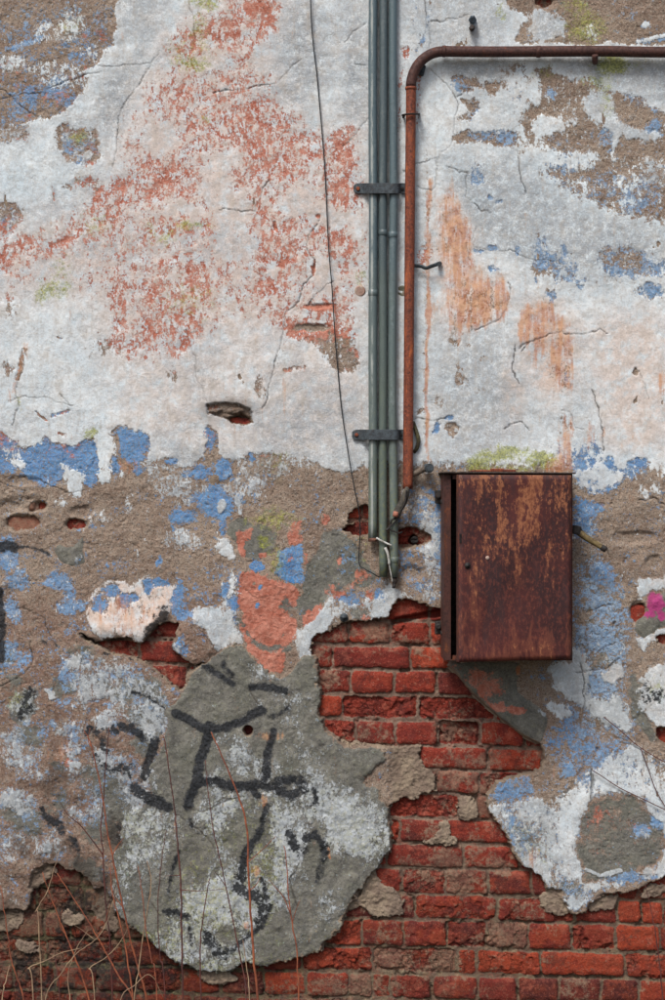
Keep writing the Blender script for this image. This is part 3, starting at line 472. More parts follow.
bn1 = fbm(X, Y, 9, 421, 4, .65); bn2 = fbm(X, Y, 26, 431, 4, .6); bn3 = fbm(X, Y, 4, 441, 3, .6)
rb = random.Random(77)
MARG = -8
for ci in range(len(TOPS) - 1):
    c = ci - OFF
    t0, t1 = TOPS[ci], TOPS[ci + 1]
    js = list(JOINTS.get(c, []))
    if not js: js = [300 + rb.uniform(-20, 20)]
    x = js[0]; k = rb.random() < .5
    while x > -480: x -= (82 if k else 41) + rb.uniform(-2, 2); js.insert(0, x); k = (not k) if c % 2 else k
    x = js[-1]
    while x < 1145: x += (82 if k else 41) + rb.uniform(-2, 2); js.append(x); k = (not k) if c % 2 else k
    for a, b in zip(js[:-1], js[1:]):
        r = [rb.random() for _ in range(9)]
        sl = bbox(a - 6, b + 6, t0 - 18, t1 + 18)
        if sl[0].stop <= sl[0].start or sl[1].stop <= sl[1].start: continue
        if hole[sl].max() < MARG: continue
        rec, spl, gry, bri = (r[0] ** 3) * .006, max(0, r[1] - .55) * 1.6, max(0, r[2] - .72) * 1.6, r[3]
        for (cc, xi), v in SPEC.items():
            if cc == c and a < xi < b: rec, spl, gry, bri = v
        jw = 2.4 + .8 * r[4]; jh = 2.0
        cx_, hw = (a + b) / 2, (b - a) / 2 - jw / 2
        cy_, hh = (t0 + t1 - 3.6) / 2 + (r[5] - .5), (t1 - t0 - 3.8) / 2 + (r[6] - .5) * .6
        rr = 2.2 + 1.5 * r[7]
        n = bn1[sl]
        dx = np.abs(xw[sl] - cx_) - hw + rr; dy = np.abs(yw[sl] - cy_ - (xw[sl] - cx_) * (r[8] - .5) * .02) - hh + rr
        d = np.sqrt(np.maximum(dx, 0) ** 2 + np.maximum(dy, 0) ** 2) + np.minimum(np.maximum(dx, dy), 0) - rr + (.7 + 1.1 * spl) * n
        m = 1 - sst(-.8, .9, d)
        prof = -.0195 + .0008 * (r[4] - .5) - rec - .0032 * sst(-4.5, 0, d) + .0006 * n + .0006 * bn2[sl] + .0005 * bn3[sl]
        # spalled faces: stepped pits
        sp = sst(.25 - .9 * spl + .1, .55 - .9 * spl + .1, bn2[sl] + .25 * n + .2) * min(1, spl * 2.2)
        prof = prof - sp * (.004 + .005 * np.abs(n) + .004 * np.clip(bn3[sl] + .3, 0, 1))
        HB[sl] = HB[sl] * (1 - m) + prof * m
        mm = m > .02
        BM[sl] = np.maximum(BM[sl], m)
        R1[sl] = np.where(mm, bri, R1[sl]); R2[sl] = np.where(mm, r[5], R2[sl]); GR[sl] = np.where(mm, gry, GR[sl]); SP[sl] = np.where(mm, sp, SP[sl])
# missing chunk of brick above the first exposed course, and the bored hole by the pipes
def dig(pts, dep, soft=2, dk=None):
    sl, d = poly_sd(pts, 6, .8, .6); m = 1 - sst(-soft, soft, d); HB[sl] -= dep * m
dig([(392,621),(410,617),(430,612),(442,609),(442,618),(425,618),(404,624),(392,626)], .03)
dig([(410,538),(414,535),(418,537),(419,542),(414,545),(409,543)], .03, 1)
for c_, r_ in (((22,523),(22,10)),((75,525),(14,8)),((38,506),(12,8)),((638,614),(10,14))):
    dig([(c_[0]-r_[0],c_[1]-r_[1]),(c_[0]+r_[0],c_[1]-r_[1]),(c_[0]+r_[0],c_[1]+r_[1]),(c_[0]-r_[0],c_[1]+r_[1])], -.012, 3)
# the lower left is green and black with damp; weaker light lower down is painted in
damp = Field(0); damp.a = sst(830, 880, Y) * sst(350, 180, X) * 1.0 + .5 * sst(780, 960, Y); damp.a = np.clip(damp.a, 0, 1)  # damp at the lower left plus painted falloff of light towards the bottom
blk = sst(-.05, .4, fbm(X, Y, 22, 461, 5, .6)) * sst(860, 900, Y) * sst(215, 160, X)
smear = .55 * (np.maximum(1 - np.hypot((X - 22) / 22, (Y - 523) / 10), 0) > .05) + np.clip(.34 + .5 * NM2 + .3 * NF + .22 * sst(200, 60, X) * sst(850, 900, Y), 0, 1)

# ================================================================== cement patches laid over the plaster
class PatchF: pass
def patch_base():
    p = PatchF()
    for n in 'W B S K P G M R Bl L Mg Cr Ed Rb'.split(): setattr(p, n, Field(0))
    return p
BIG = [(214,654),(226,648),(240,646),(254,650),(264,668),(285,674),(297,660),(306,655),(315,657),(318,668),(315,682),(317,698),(316,712),(322,726),(332,738),(340,744),(352,748),(366,744),(382,746),(386,758),(376,772),(362,782),(370,786),(382,788),(388,798),(391,815),(390,835),(389,850),(380,866),(372,876),(362,888),(352,904),(344,916),(335,936),(318,952),(300,959),(284,961),(262,966),(248,963),(236,967),(222,972),(206,973),(190,968),(178,966),(164,957),(150,946),(140,938),(126,922),(116,905),(110,890),(114,872),(110,856),(120,845),(118,826),(126,806),(142,806),(150,790),(146,770),(160,752),(164,730),(166,712),(176,702),(184,686),(196,668)]
pb = patch_base()
lowr = sst(770, 800, Y + 14 * NM2 + .12 * (250 - X))
pb.W.a = .22 + .34 * lowr + .16 * NM2 + .12 * NM3 + .16 * NF; pb.K.a[:] = 1; pb.B.a[:] = .12; pb.L.a[:] = .9; pb.G.a = .55 + .3 * NM1 + .2 * NM2; pb.M.a = np.clip(.02 + .10 * lowr + .12 * NM1, 0, .3)
pb.W.ell(.62,242,755,14,18); pb.W.ell(.55,265,770,16,12); pb.B.ell(.35,240,755,12,14); pb.W.ell(.45,290,700,16,14); pb.W.ell(.5,262,672,14,10); pb.W.ell(.6,315,790,20,24); pb.W.ell(.72,345,820,34,30,.6); pb.W.ell(.12,350,768,20,14)
pb.W.ell(.6,150,880,20,30,.7); pb.B.ell(.3,140,870,14,30); pb.W.poly(.1,[(190,690),(230,660),(255,690),(240,710),(205,715)],8); pb.W.ell(.1,180,780,18,30,.6); pb.W.ell(.75,205,900,22,20,.7); pb.W.ell(.7,296,850,20,20,.7); pb.W.ell(.2,305,905,10,22,.6); pb.W.ell(.75,255,955,20,5); pb.W.poly(.08,[(262,930),(300,945),(340,915),(350,900),(330,945),(300,958),(250,964)],6)
pb.W.ell(.12,190,855,22,24,.8); pb.W.ell(.15,150,905,22,30,.8); pb.W.ell(.2,250,830,18,24,.8); pb.W.ell(.2,285,925,26,14,.8); pb.W.ell(.15,225,935,12,8,.8); pb.W.ell(.2,180,800,20,14,.8); pb.W.ell(.7,235,890,14,20,.7); pb.W.ell(.7,190,945,18,10,.7); pb.W.ell(.15,315,850,8,26,.8); pb.W.ell(.15,335,870,26,16,.7); pb.W.ell(.15,350,880,20,20,.7); pb.W.ell(.2,140,920,16,16)
pb.M.ell(.3,205,905,30,34,.7); pb.M.ell(.35,265,870,18,50,.7); pb.M.ell(.35,145,940,30,10,.7); pb.M.ell(.3,230,965,60,8,.7); pb.R.ell(.6,256,870,5,7); pb.R.ell(.5,262,800,6,8); pb.R.ell(.7,245,925,6,6); pb.R.line(.9,[(329,848),(330,858)],3,1); pb.R.ell(.5,270,735,14,5)
pb.S.poly(.9,[(254,655),(270,664),(284,668),(276,672),(258,664)],3)
def sp2(pts, w, v=.97, soft=3.0): pb.Bl.line(v * .92, pts, w * 1.15, 3.8, 1.2, .7, True)
sp2([(176,714),(190,720),(202,727),(209,729),(224,728),(240,722),(256,712),(262,710)],8,.95); sp2([(210,726),(206,745),(200,758),(197,775),(193,790),(188,806)],9,.95); sp2([(198,783),(215,781),(235,786),(262,784)],9,.95); sp2([(262,784),(266,772),(269,750),(273,730)],7,.95); sp2([(268,786),(285,780),(300,780),(304,788),(292,795),(276,788)],10,.78); sp2([(248,786),(258,795)],7,.8)
sp2([(314,788),(317,803),(312,804)],4); sp2([(202,664),(212,672),(222,676),(232,684)],8,.72); sp2([(224,664),(230,676)],9,.62); sp2([(252,687),(262,686),(272,688),(284,690)],8,.85); sp2([(268,716),(280,714),(288,708)],6,.6)
sp2([(260,830),(256,838),(250,846),(243,866),(240,880)],8,.85); sp2([(237,888),(244,892),(256,896)],9,.97); sp2([(256,892),(262,905),(258,920)],9,.7); sp2([(262,880),(268,905),(262,925),(250,935),(238,945),(225,952),(215,952),(206,940)],6,.78); sp2([(266,806),(262,824)],6,.8)
sp2([(290,834),(294,846)],8); sp2([(306,838),(314,834),(322,842),(326,852)],8,.85); sp2([(326,852),(318,880)],9,.58); sp2([(300,855),(306,850)],7,.6); sp2([(165,911),(176,912),(187,917)],6,.9); sp2([(178,850),(172,872),(168,895)],5,.7); sp2([(190,928),(192,942)],5,.7); sp2([(206,933),(214,945),(222,955)],8,.72); sp2([(226,948),(226,958)],3)
sp2([(138,792),(146,797),(156,802),(168,807)],10,.95); sp2([(160,800),(150,796)],9,.8); sp2([(190,820),(192,826)],4)
pb.Cr.a = crk.a * 0
for c in [[(186,808),(200,812),(212,808),(230,798),(240,795)],[(250,690),(254,700),(260,706)],[(176,815),(200,830),(215,850)],[(300,860),(290,880),(296,905)],[(140,850),(150,870),(148,900),(160,915)]]: pb.Cr.line(.9,c,.9,.8,2,1,True)

UB = [(446,664),(475,660),(520,660),(522,672),(517,682),(520,692),(532,700),(546,710),(550,722),(545,736),(541,744),(528,739),(505,722),(486,705),(470,691),(458,674)]
pu = patch_base(); pu.K.a[:] = 1; pu.W.a[:] = .06; pu.B.a[:] = .03; pu.S.a = .22 + .25 * NM2; pu.G.a[:] = .5
pu.S.ell(.66,478,676,14,8,.8,6); pu.S.ell(.62,484,692,8,10,.8,6); pu.S.ell(.6,496,684,10,8,.8,6); pu.S.ell(.75,517,709,9,5); pu.S.ell(.7,497,706,10,5); pu.S.ell(.5,452,668,8,5); pu.R.ell(.7,521,669,8,5); pu.S.ell(.02,530,725,10,8); pu.W.ell(.8,545,712,5,5)
MG = [(632,630),(636,622),(645,614),(650,600),(658,594),(672,584),(760,578),(760,626),(672,627),(662,630),(652,638),(644,641),(638,637)]
pm = patch_base(); pm.K.a[:] = 1; pm.W.a[:] = .05; pm.Mg.ell(.95,656,604,9,9,.6); pm.Mg.ell(.75,648,616,6,6,.6); pm.Mg.ell(.8,660,618,4,5,.5)
HS = [(51,551),(58,542),(66,546),(74,544),(82,534),(86,539),(85,549),(89,565),(80,568),(66,567),(58,562)]
ph = patch_base(); ph.K.a[:] = 1; ph.W.a[:] = .08; ph.W.ell(.55,80,560,5,5); ph.B.ell(.4,80,561,5,5)
# ================================================================== materials
class V:
    """tiny expression wrapper over shader sockets"""
    def __init__(s, nt, sock): s.nt = nt; s.s = sock
    def _m(s, op, *o):
        n = s.nt.nodes.new('ShaderNodeMath'); n.operation = op
        for i, v in enumerate((s,) + o):
            if isinstance(v, V): s.nt.links.new(v.s, n.inputs[i])
            else: n.inputs[i].default_value = v
        return V(s.nt, n.outputs[0])
    def __add__(s, o): return s._m('ADD', o)
    def __sub__(s, o): return s._m('SUBTRACT', o)
    def __mul__(s, o): return s._m('MULTIPLY', o)
    __radd__ = __add__; __rmul__ = __mul__
    def rsub(s, o):
        n = s.nt.nodes.new('ShaderNodeMath'); n.operation = 'SUBTRACT'; n.inputs[0].default_value = o; s.nt.links.new(s.s, n.inputs[1]); return V(s.nt, n.outputs[0])
    def clamp(s):
        n = s.nt.nodes.new('ShaderNodeClamp'); s.nt.links.new(s.s, n.inputs[0]); return V(s.nt, n.outputs[0])
    def ss(s, a, b, o0=0., o1=1.):
        n = s.nt.nodes.new('ShaderNodeMapRange'); n.interpolation_type = 'SMOOTHSTEP'; s.nt.links.new(s.s, n.inputs[0])
        for i, v in enumerate((a, b, o0, o1)): n.inputs[i + 1].default_value = v
        return V(s.nt, n.outputs[0])
    def pow(s, e): return s._m('POWER', e)
    def mx(s, o): return s._m('MAXIMUM', o)
    def mn(s, o): return s._m('MINIMUM', o)
def lin(c):
    c = [v / 255 for v in c]; return tuple((v / 12.92 if v <= .04045 else ((v + .055) / 1.055) ** 2.4) for v in c) + (1,)
class Mat:
    def __init__(s, name):
        s.m = bpy.data.materials.new(name); s.m.use_nodes = True; s.nt = s.m.node_tree; s.nt.nodes.clear()
        s.out = s.nt.nodes.new('ShaderNodeOutputMaterial'); s.b = s.nt.nodes.new('ShaderNodeBsdfPrincipled'); s.nt.links.new(s.b.outputs[0], s.out.inputs[0])
        tc = s.nt.nodes.new('ShaderNodeTexCoord'); s.co = tc.outputs['Object']
    def mapc(s, scale=(1, 1, 1), loc=(0, 0, 0), rot=(0, 0, 0)):
        n = s.nt.nodes.new('ShaderNodeMapping'); n.inputs['Scale'].default_value = scale; n.inputs['Location'].default_value = loc; n.inputs['Rotation'].default_value = rot
        s.nt.links.new(s.co, n.inputs[0]); return n.outputs[0]
    def noise(s, sc, det=6, ro=.6, co=None, loc=(0, 0, 0), st=(1, 1, 1), dist=0):
        n = s.nt.nodes.new('ShaderNodeTexNoise'); n.inputs['Scale'].default_value = sc; n.inputs['Detail'].default_value = det; n.inputs['Roughness'].default_value = ro; n.inputs['Distortion'].default_value = dist
        s.nt.links.new(co or s.mapc(st, loc), n.inputs['Vector']); return V(s.nt, n.outputs[0])
    def voro(s, sc, feat='F1', st=(1, 1, 1), loc=(0, 0, 0), rnd=1):
        n = s.nt.nodes.new('ShaderNodeTexVoronoi'); n.feature = feat; n.inputs['Scale'].default_value = sc; n.inputs['Randomness'].default_value = rnd
        s.nt.links.new(s.mapc(st, loc), n.inputs['Vector']); return V(s.nt, n.outputs['Distance'])
    def attr(s, name):
        a = s.nt.nodes.new('ShaderNodeAttribute'); a.attribute_name = name
        sp = s.nt.nodes.new('ShaderNodeSeparateColor'); s.nt.links.new(a.outputs['Color'], sp.inputs[0])
        return [V(s.nt, sp.outputs[i]) for i in range(3)] + [V(s.nt, a.outputs['Alpha'])]
    def mix(s, f, a, b, mode='MIX'):
        n = s.nt.nodes.new('ShaderNodeMix'); n.data_type = 'RGBA'; n.blend_type = mode
        for i, v in ((0, f), (6, a), (7, b)):
            if isinstance(v, V): s.nt.links.new(v.s, n.inputs[i])
            elif isinstance(v, (int, float)) and i == 0: n.inputs[0].default_value = v
            elif isinstance(v, tuple): n.inputs[i].default_value = v
            else: s.nt.links.new(v, n.inputs[i])
        return n.outputs[2]
    def val(s, col, v):
        """multiply a colour by a number"""
        n = s.nt.nodes.new('ShaderNodeVectorMath'); n.operation = 'SCALE'
        if isinstance(col, tuple): n.inputs[0].default_value = col[:3]
        else: s.nt.links.new(col, n.inputs[0])
        s.nt.links.new(v.s, n.inputs['Scale']); return n.outputs[0]
    def fin(s, col, rough=.85, h=None, dist=.002, metal=0, spec=None, strength=1):
        if isinstance(col, tuple): s.b.inputs['Base Color'].default_value = col
        else: s.nt.links.new(col, s.b.inputs['Base Color'])
        for k, v in (('Roughness', rough), ('Metallic', metal), ('Specular IOR Level', spec)):
            if v is None: continue
            if isinstance(v, V): s.nt.links.new(v.s, s.b.inputs[k])
            else: s.b.inputs[k].default_value = v
        if h is not None:
            b = s.nt.nodes.new('ShaderNodeBump'); b.inputs['Distance'].default_value = dist; b.inputs['Strength'].default_value = strength
            s.nt.links.new(h.s, b.inputs['Height']); s.nt.links.new(b.outputs[0], s.b.inputs['Normal'])
        return s.m

def wall_material(name):
    m = Mat(name)
    W_, B_, S_, K_ = m.attr('coat_a'); P_, G_, M_, R_ = m.attr('coat_b'); Bl_, L_, Mg_, D_ = m.attr('coat_c'); Ed_, Rb_, _, _ = m.attr('coat_d')
    flake = m.noise(62, 5, .74, st=(1, 1, .58)); flake2 = m.noise(170, 3, .7, st=(1, 1, .75), loc=(3, 1, 2)); fl = flake * .6 + flake2 * .4
    nb0 = m.noise(60, 5, .74, loc=(7, 3, 1)); nb1 = m.noise(210, 3, .7, loc=(1, 8, 2)); nb = nb0 * .6 + nb1 * .4
    nsn = m.noise(36, 6, .74, loc=(2, 7, 9)) * .65 + nb1 * .35
    grit = m.noise(270, 1.5, .8); grit2 = m.noise(150, 2, .75, loc=(5, 5, 5)); lich = m.noise(75, 4, .72, loc=(11, 2, 5)); mid = m.noise(9, 5, .64, loc=(1, 2, 3)); mid2 = m.noise(24, 5, .68, loc=(4, 2, 8))
    streak = m.noise(60, 4, .65, st=(1, 1, .12), loc=(3, 3, 3))
    pit = m.voro(150, loc=(1, 1, 1)); pitn = m.noise(60, 3, .5, loc=(9, 1, 4)); pits = (pit.ss(.30, .12)) * pitn.ss(.52, .62)
    def msk(c, n, amp, sharp):
        return (((c - .5) + (n - .5) * amp) * sharp + .5).clamp()
    # coarse render
    br = m.mix(mid.ss(.35, .65), lin((134, 115, 101)), lin((158, 141, 125)))
    br = m.mix(Rb_ * mid2.ss(.3, .6), br, lin((128, 98, 84)))
    br = m.mix(mid2.ss(.52, .70) * .45, br, lin((120, 108, 98))); br = m.mix(lich.ss(.48, .62) * .45, br, lin((150, 144, 134))); br = m.mix(grit2.ss(.54, .68) * .5, br, lin((184, 170, 154))); br = m.mix(grit.ss(.50, .34) * .75, br, lin((84, 70, 60))); br = m.mix(lich.ss(.44, .34) * .4, br, lin((104, 86, 72))); br = m.mix(pits * .75, br, lin((62, 50, 44)))
    stone = m.voro(95, loc=(4, 1, 1)).ss(.16, .09) * m.noise(16, 2, .5, loc=(4, 4, 4)).ss(.58, .66); br = m.mix(stone * .7, br, lin((205, 196, 182)))
    ed = m.mix(mid2.ss(.4, .6), lin((126, 110, 97)), lin((146, 131, 113))); ed = m.mix(grit.ss(.5, .35) * .5, ed, lin((104, 88, 76)))
    # dark cement skim
    ce = m.mix(mid2.ss(.35, .65), lin((98, 97, 92)), lin((124, 122, 114))); ce = m.mix(mid.ss(.45, .62) * .5, ce, lin((106, 107, 96))); ce = m.mix(grit.ss(.5, .36) * .5, ce, lin((70, 70, 67))); ce = m.mix(lich.ss(.52, .62) * .4, ce, lin((128, 126, 108))); ce = m.mix(grit2.ss(.56, .68) * .4, ce, lin((150, 150, 144)))
    Km = msk(K_, nsn, 1.5, 9); col = m.mix(Km, br, ce)
    Bm = msk(B_, nb * .75 + lich * .25, 3.6, 8)
    blue = m.mix(nsn.ss(.42, .60), lin((56, 114, 174)), lin((84, 140, 190))); pale = m.mix(nb.ss(.45, .6), lin((114, 148, 184)), lin((156, 176, 196))); blue = m.mix((L_ * mid2.ss(.12, .42)).clamp(), blue, pale); blue = m.mix(nb1.ss(.46, .36) * .5, blue, lin((160, 160, 156))); blue = m.mix(grit2.ss(.5, .40) * .6, blue, lin((126, 124, 122))); blue = m.mix(grit.ss(.56, .66) * .5, blue, lin((150, 176, 206)))
    col = m.mix(Bm, col, blue)
    Sm = msk(S_, nsn, 1.8, 9)
    sal = m.mix(mid2.ss(.38, .62), lin((168, 100, 82)), lin((188, 128, 110))); sal = m.mix(P_ * .6 * fl.ss(.42, .56), sal, lin((205, 150, 128))); sal = m.mix(grit.ss(.5, .38) * .45, sal, lin((150, 88, 72))); sal = m.mix(lich.ss(.52, .6) * .4, sal, lin((208, 152, 134)))
    col = m.mix(Sm, col, sal)
    # a thin wash left where the white has worn away
    thin = msk(W_, mid2 * .5 + flake * .5, 2.0, 2.2) * (grit2.ss(.38, .58)) * .42
    wg = m.mix(mid2.ss(.35, .6), lin((172, 174, 174)), lin((188, 186, 180)))
    col = m.mix(thin, col, wg)
    Wm = msk(W_, fl, 2.6, 9)
    wc = m.mix(mid.ss(.38, .62), lin((208, 223, 231)), lin((228, 238, 242)))
    wc = m.mix((P_ * mid2.ss(.30, .58)).clamp(), wc, lin((220, 198, 184)))
    wc = m.mix((G_ * nsn.ss(.36, .56)).clamp(), wc, lin((158, 166, 173)))
    wc = m.mix((G_ * grit2.ss(.5, .36) * .4).clamp(), wc, lin((140, 140, 138)))
    cl = mid.ss(.62, .40); wc = m.mix(grit.ss(.46, .34) * (cl * .22 + .06), wc, lin((140, 136, 132))); wc = m.mix(grit.ss(.6, .72) * .5, wc, lin((240, 240, 238))); wc = m.mix(lich.ss(.54, .60) * .25, wc, lin((168, 164, 158))); wc = m.mix(streak.ss(.52, .68) * .25, wc, lin((180, 176, 166))); wc = m.mix(fl.ss(.53, .42) * .32, wc, lin((172, 166, 158))); wc = m.mix(mid2.ss(.5, .64) * mid.ss(.4, .6) * .4, wc, lin((176, 168, 156)))
    wc = m.mix(K_ * .8, wc, lin((174, 180, 184))); wc = m.mix((K_ * nsn.ss(.42, .58) * .6).clamp(), wc, lin((128, 134, 138))); wc = m.mix((K_ * lich.ss(.46, .58) * (M_ * 2.2 + .08)).clamp(), wc, lin((162, 162, 132))); wc = m.mix((K_ * grit2.ss(.56, .66) * .6).clamp(), wc, lin((206, 208, 204)))
    speck = m.voro(70, loc=(2, 6, 2)).ss(.10, .05) * m.noise(7, 2, .5, loc=(5, 1, 4)).ss(.58, .66); wc = m.mix(speck * .5, wc, lin((96, 82, 74)))
    col = m.mix(Wm * .97, col, wc)
    # stains
    Rm = (msk(R_, streak * .6 + nb * .4, 3.2, 2.6)); col = m.mix((Rm * .72).clamp(), col, m.mix(mid2.ss(.4, .6), lin((176, 108, 68)), lin((204, 152, 112))), 'MIX')
    Mm = msk(M_, nb, 2.6, 2.6); col = m.mix(Mm * .78, col, m.mix(grit2.ss(.4, .6), lin((112, 118, 44)), lin((168, 172, 76))))
    Mgm = msk(Mg_, nb, 2.0, 4) * Mg_.ss(.03, .2); col = m.mix(Mgm * .8, col, lin((176, 46, 122)))
    bn_ = lich * .6 + nb * .4; Bk = ((((Bl_ - .5) + (bn_ - .5) * (W_ * 5.5 + 1.3)) * 3.2 + .5).clamp() * .9 + Bl_.ss(.1, .9) * .3).clamp() * Bl_.ss(.04, .22); col = m.mix(Bk * .96, col, m.mix(grit2.ss(.4, .6), lin((28, 30, 33)), lin((50, 53, 58))))
    col = m.mix(Ed_.ss(.25, .75), col, ed)
    col = m.mix((D_ * .85).clamp(), col, lin((58, 50, 44)))  # grime, crack gaps and recess shade, all painted as one dark brown
    h = Wm * 1.0 + Bm * .12 + Sm * .16 + Km * .15 + grit * .25 + grit2 * .35 - pits * (Wm * -.85 + .9) + fl * .4 + (Wm.rsub(1.) * ((nb0 * 1.2 + grit2 * .6) * (K_ * -.65 + 1.))) + mid2 * .8
    return m.fin(col, (Bk * .35).rsub(.92), h, .0024, spec=.25)

def brick_material():
    m = Mat('old red brick and lime mortar')
    b_, r1, r2, gr = m.attr('coat_a'); sp, damp_dim, bk, sm = m.attr('coat_b')
    g1 = m.noise(260, 2, .78); g2 = m.noise(120, 4, .7, loc=(2, 2, 2)); md = m.noise(26, 5, .66, loc=(3, 1, 5)); md2 = m.noise(55, 5, .72, loc=(6, 1, 5)); cr = m.voro(40, 'DISTANCE_TO_EDGE', loc=(1, 2, 1))
    c = m.mix(r1.ss(0, .5), lin((84, 38, 36)), lin((134, 48, 38))); c = m.mix(r1.ss(.5, 1), c, lin((178, 70, 42)))
    c = m.mix(md.ss(.42, .60) * .75, c, m.mix(r2, lin((150, 62, 40)), lin((98, 42, 40)))); c = m.mix(md2.ss(.54, .66) * .55, c, lin((150, 78, 64)))
    c = m.mix(sp * .55, c, lin((112, 40, 26))); c = m.mix(g1.ss(.46, .34) * .6, c, lin((74, 26, 22))); c = m.mix(g2.ss(.42, .30) * .5, c, lin((64, 24, 20))); c = m.mix(g2.ss(.62, .72) * .4, c, lin((196, 120, 98)))
    fleck = m.voro(90, loc=(7, 1, 1)).ss(.14, .07) * md2.ss(.45, .55); c = m.mix(fleck * .55, c, lin((190, 170, 150)))
    mo = m.mix(md.ss(.4, .6), lin((104, 84, 73)), lin((132, 111, 97))); mo = m.mix(g1.ss(.5, .36) * .6, mo, lin((92, 78, 68))); mo = m.mix(md2.ss(.5, .62) * .45, mo, lin((146, 84, 70))); mo = m.mix(g2.ss(.56, .68) * .4, mo, lin((176, 160, 142)))
    soot = (m.noise(14, 5, .7, loc=(9, 9, 2)).ss(.53, .64)); c = m.mix(soot * .55, c, lin((70, 40, 38)))
    c = m.mix(m.noise(19, 4, .7, loc=(3, 9, 7)).ss(.56, .66) * .5, c, lin((172, 96, 78)))
    film = (((sm + gr * .7 - .5) + (md2 - .5) * 1.6 + (g2 - .5) * .8) * 4 + .12).clamp()
    c = m.mix((film * .62).clamp(), c, m.mix(g2.ss(.4, .6), lin((122, 102, 86)), lin((146, 132, 112))))
    c = m.mix(md.ss(.54, .38) * .5, c, lin((70, 34, 32))); c = m.mix(g1.ss(.58, .70) * .5, c, lin((196, 116, 96)))
    c = m.mix(b_.ss(.35, .75), mo, c)
    damp = (damp_dim * md.ss(.35, .62)); c = m.mix((damp * .5 * (b_.ss(.3, .9).rsub(1.35))).clamp(), c, m.mix(g2.ss(.4, .6), lin((58, 64, 34)), lin((104, 106, 66))))
    c = m.mix((damp_dim * .62).clamp(), c, m.val(c, (damp_dim * .55).rsub(1.)))  # darkens the bottom: damp grime plus a painted falloff of light
    c = m.mix((bk * md2.ss(.36, .55) * .9).clamp(), c, lin((38, 35, 34)))
    h = g1 * .35 + g2 * .8 + md2 * 1.3 + md * .8 - cr.ss(.035, .0) * sp * 1.5 - fleck * .3
    return m.fin(c, .88, h, .003, spec=.25)

def rust_material(name, base, dark, light, streaky=True, amount=.5, paint=None, sc=1.0):
    m = Mat(name)
    a = m.noise(30 * sc, 8, .68, st=(1, 1, .28) if streaky else (1, 1, 1)); b = m.noise(90 * sc, 7, .7, loc=(2, 5, 1)); g = m.noise(420, 4, .7); f = m.noise(12 * sc, 5, .6, loc=(4, 4, 1), st=(1, 1, .5))
    c = m.mix(b.ss(.38, .62), lin(base), lin(dark)); c = m.mix((a * .6 + b * .4).ss(.62 - .22 * amount, .72 - .18 * amount), c, lin(light)); c = m.mix(g.ss(.48, .34) * .5, c, lin(tuple(int(v * .5) for v in dark))); c = m.mix(f.ss(.55, .70) * .5, c, lin(dark))
    if paint: c = m.mix(f.ss(.35, .42) * b.ss(.64, .56) * g.ss(.3, .4), c, lin(paint))
    return m.fin(c, b.ss(.35, .65, .55, .85), b * .8 + g * .4 + a * .5, .0012, metal=0, spec=.4)
# ================================================================== build the wall
def tag(o, label=None, cat=None, group=None, kind=None):
    if label: o['label'] = label
    if cat: o['category'] = cat
    if group: o['group'] = group
    if kind: o['kind'] = kind
    return o
def empty(name, loc, parent=None):
    o = bpy.data.objects.new(name, None); o.location = loc; o.empty_display_size = .1; COL.objects.link(o); o.parent = parent; return o

wall = empty('brick_wall', (0, 0, 0)); tag(wall, 'old red brick wall under peeling white, blue and salmon plaster', 'wall')
MW = wall_material('weathered plaster and paint'); MBk = brick_material()
def lay(p):
    return {'coat_a': (p.W.a, p.B.a, p.S.a, p.K.a), 'coat_b': (p.P.a, p.G.a, p.M.a, p.R.a), 'coat_c': (p.Bl.a, p.L.a, p.Mg.a, p.Cr.a), 'coat_d': (p.Ed.a, p.Rb.a)}
sheet('plaster', HPL, hole < 2.2, MW, {'coat_a': (W.a, B.a, Sa.a, K.a), 'coat_b': (Pk.a, G.a, M.a, R.a), 'coat_c': (Bl.a, L.a, Mg.a, dirt_shade.a), 'coat_d': (Ed.a, Rb.a)}, wall)
sheet('brickwork', HB, hole > -7, MBk, {'coat_a': (BM, R1, R2, GR), 'coat_b': (SP, damp.a, blk, smear)}, wall)
def patch(pf, pts, th, label, warp=.8, fine=.7, over=.0, soft=6):
    sl, d = poly_sd(pts, 14, warp, fine)
    D = np.full(X.shape, 60, np.float32); D[sl] = d
    pf.Ed.a = sst(-2.6, -.4, D + .9 * NM3 + .8 * WU2); 
    for F in (pf.W, pf.B, pf.Bl, pf.S): F.a *= (1 - pf.Ed.a)
    base = HP0 * .35 + .0018 * fm + .0022 * fl
    H = (base + th - .004 * sst(-soft, 0, D) + .0014 * sst(.35, .6, pf.W.a) + .0007 * ff - .004 * pf.Cr.a)
    e = sst(-1.2, 1.6, D); H = H * (1 - e) + (-.024 - over) * e
    o = sheet('cement_patch', H, D < 2.0, MW, lay(pf), wall); o['label'] = label
    return H
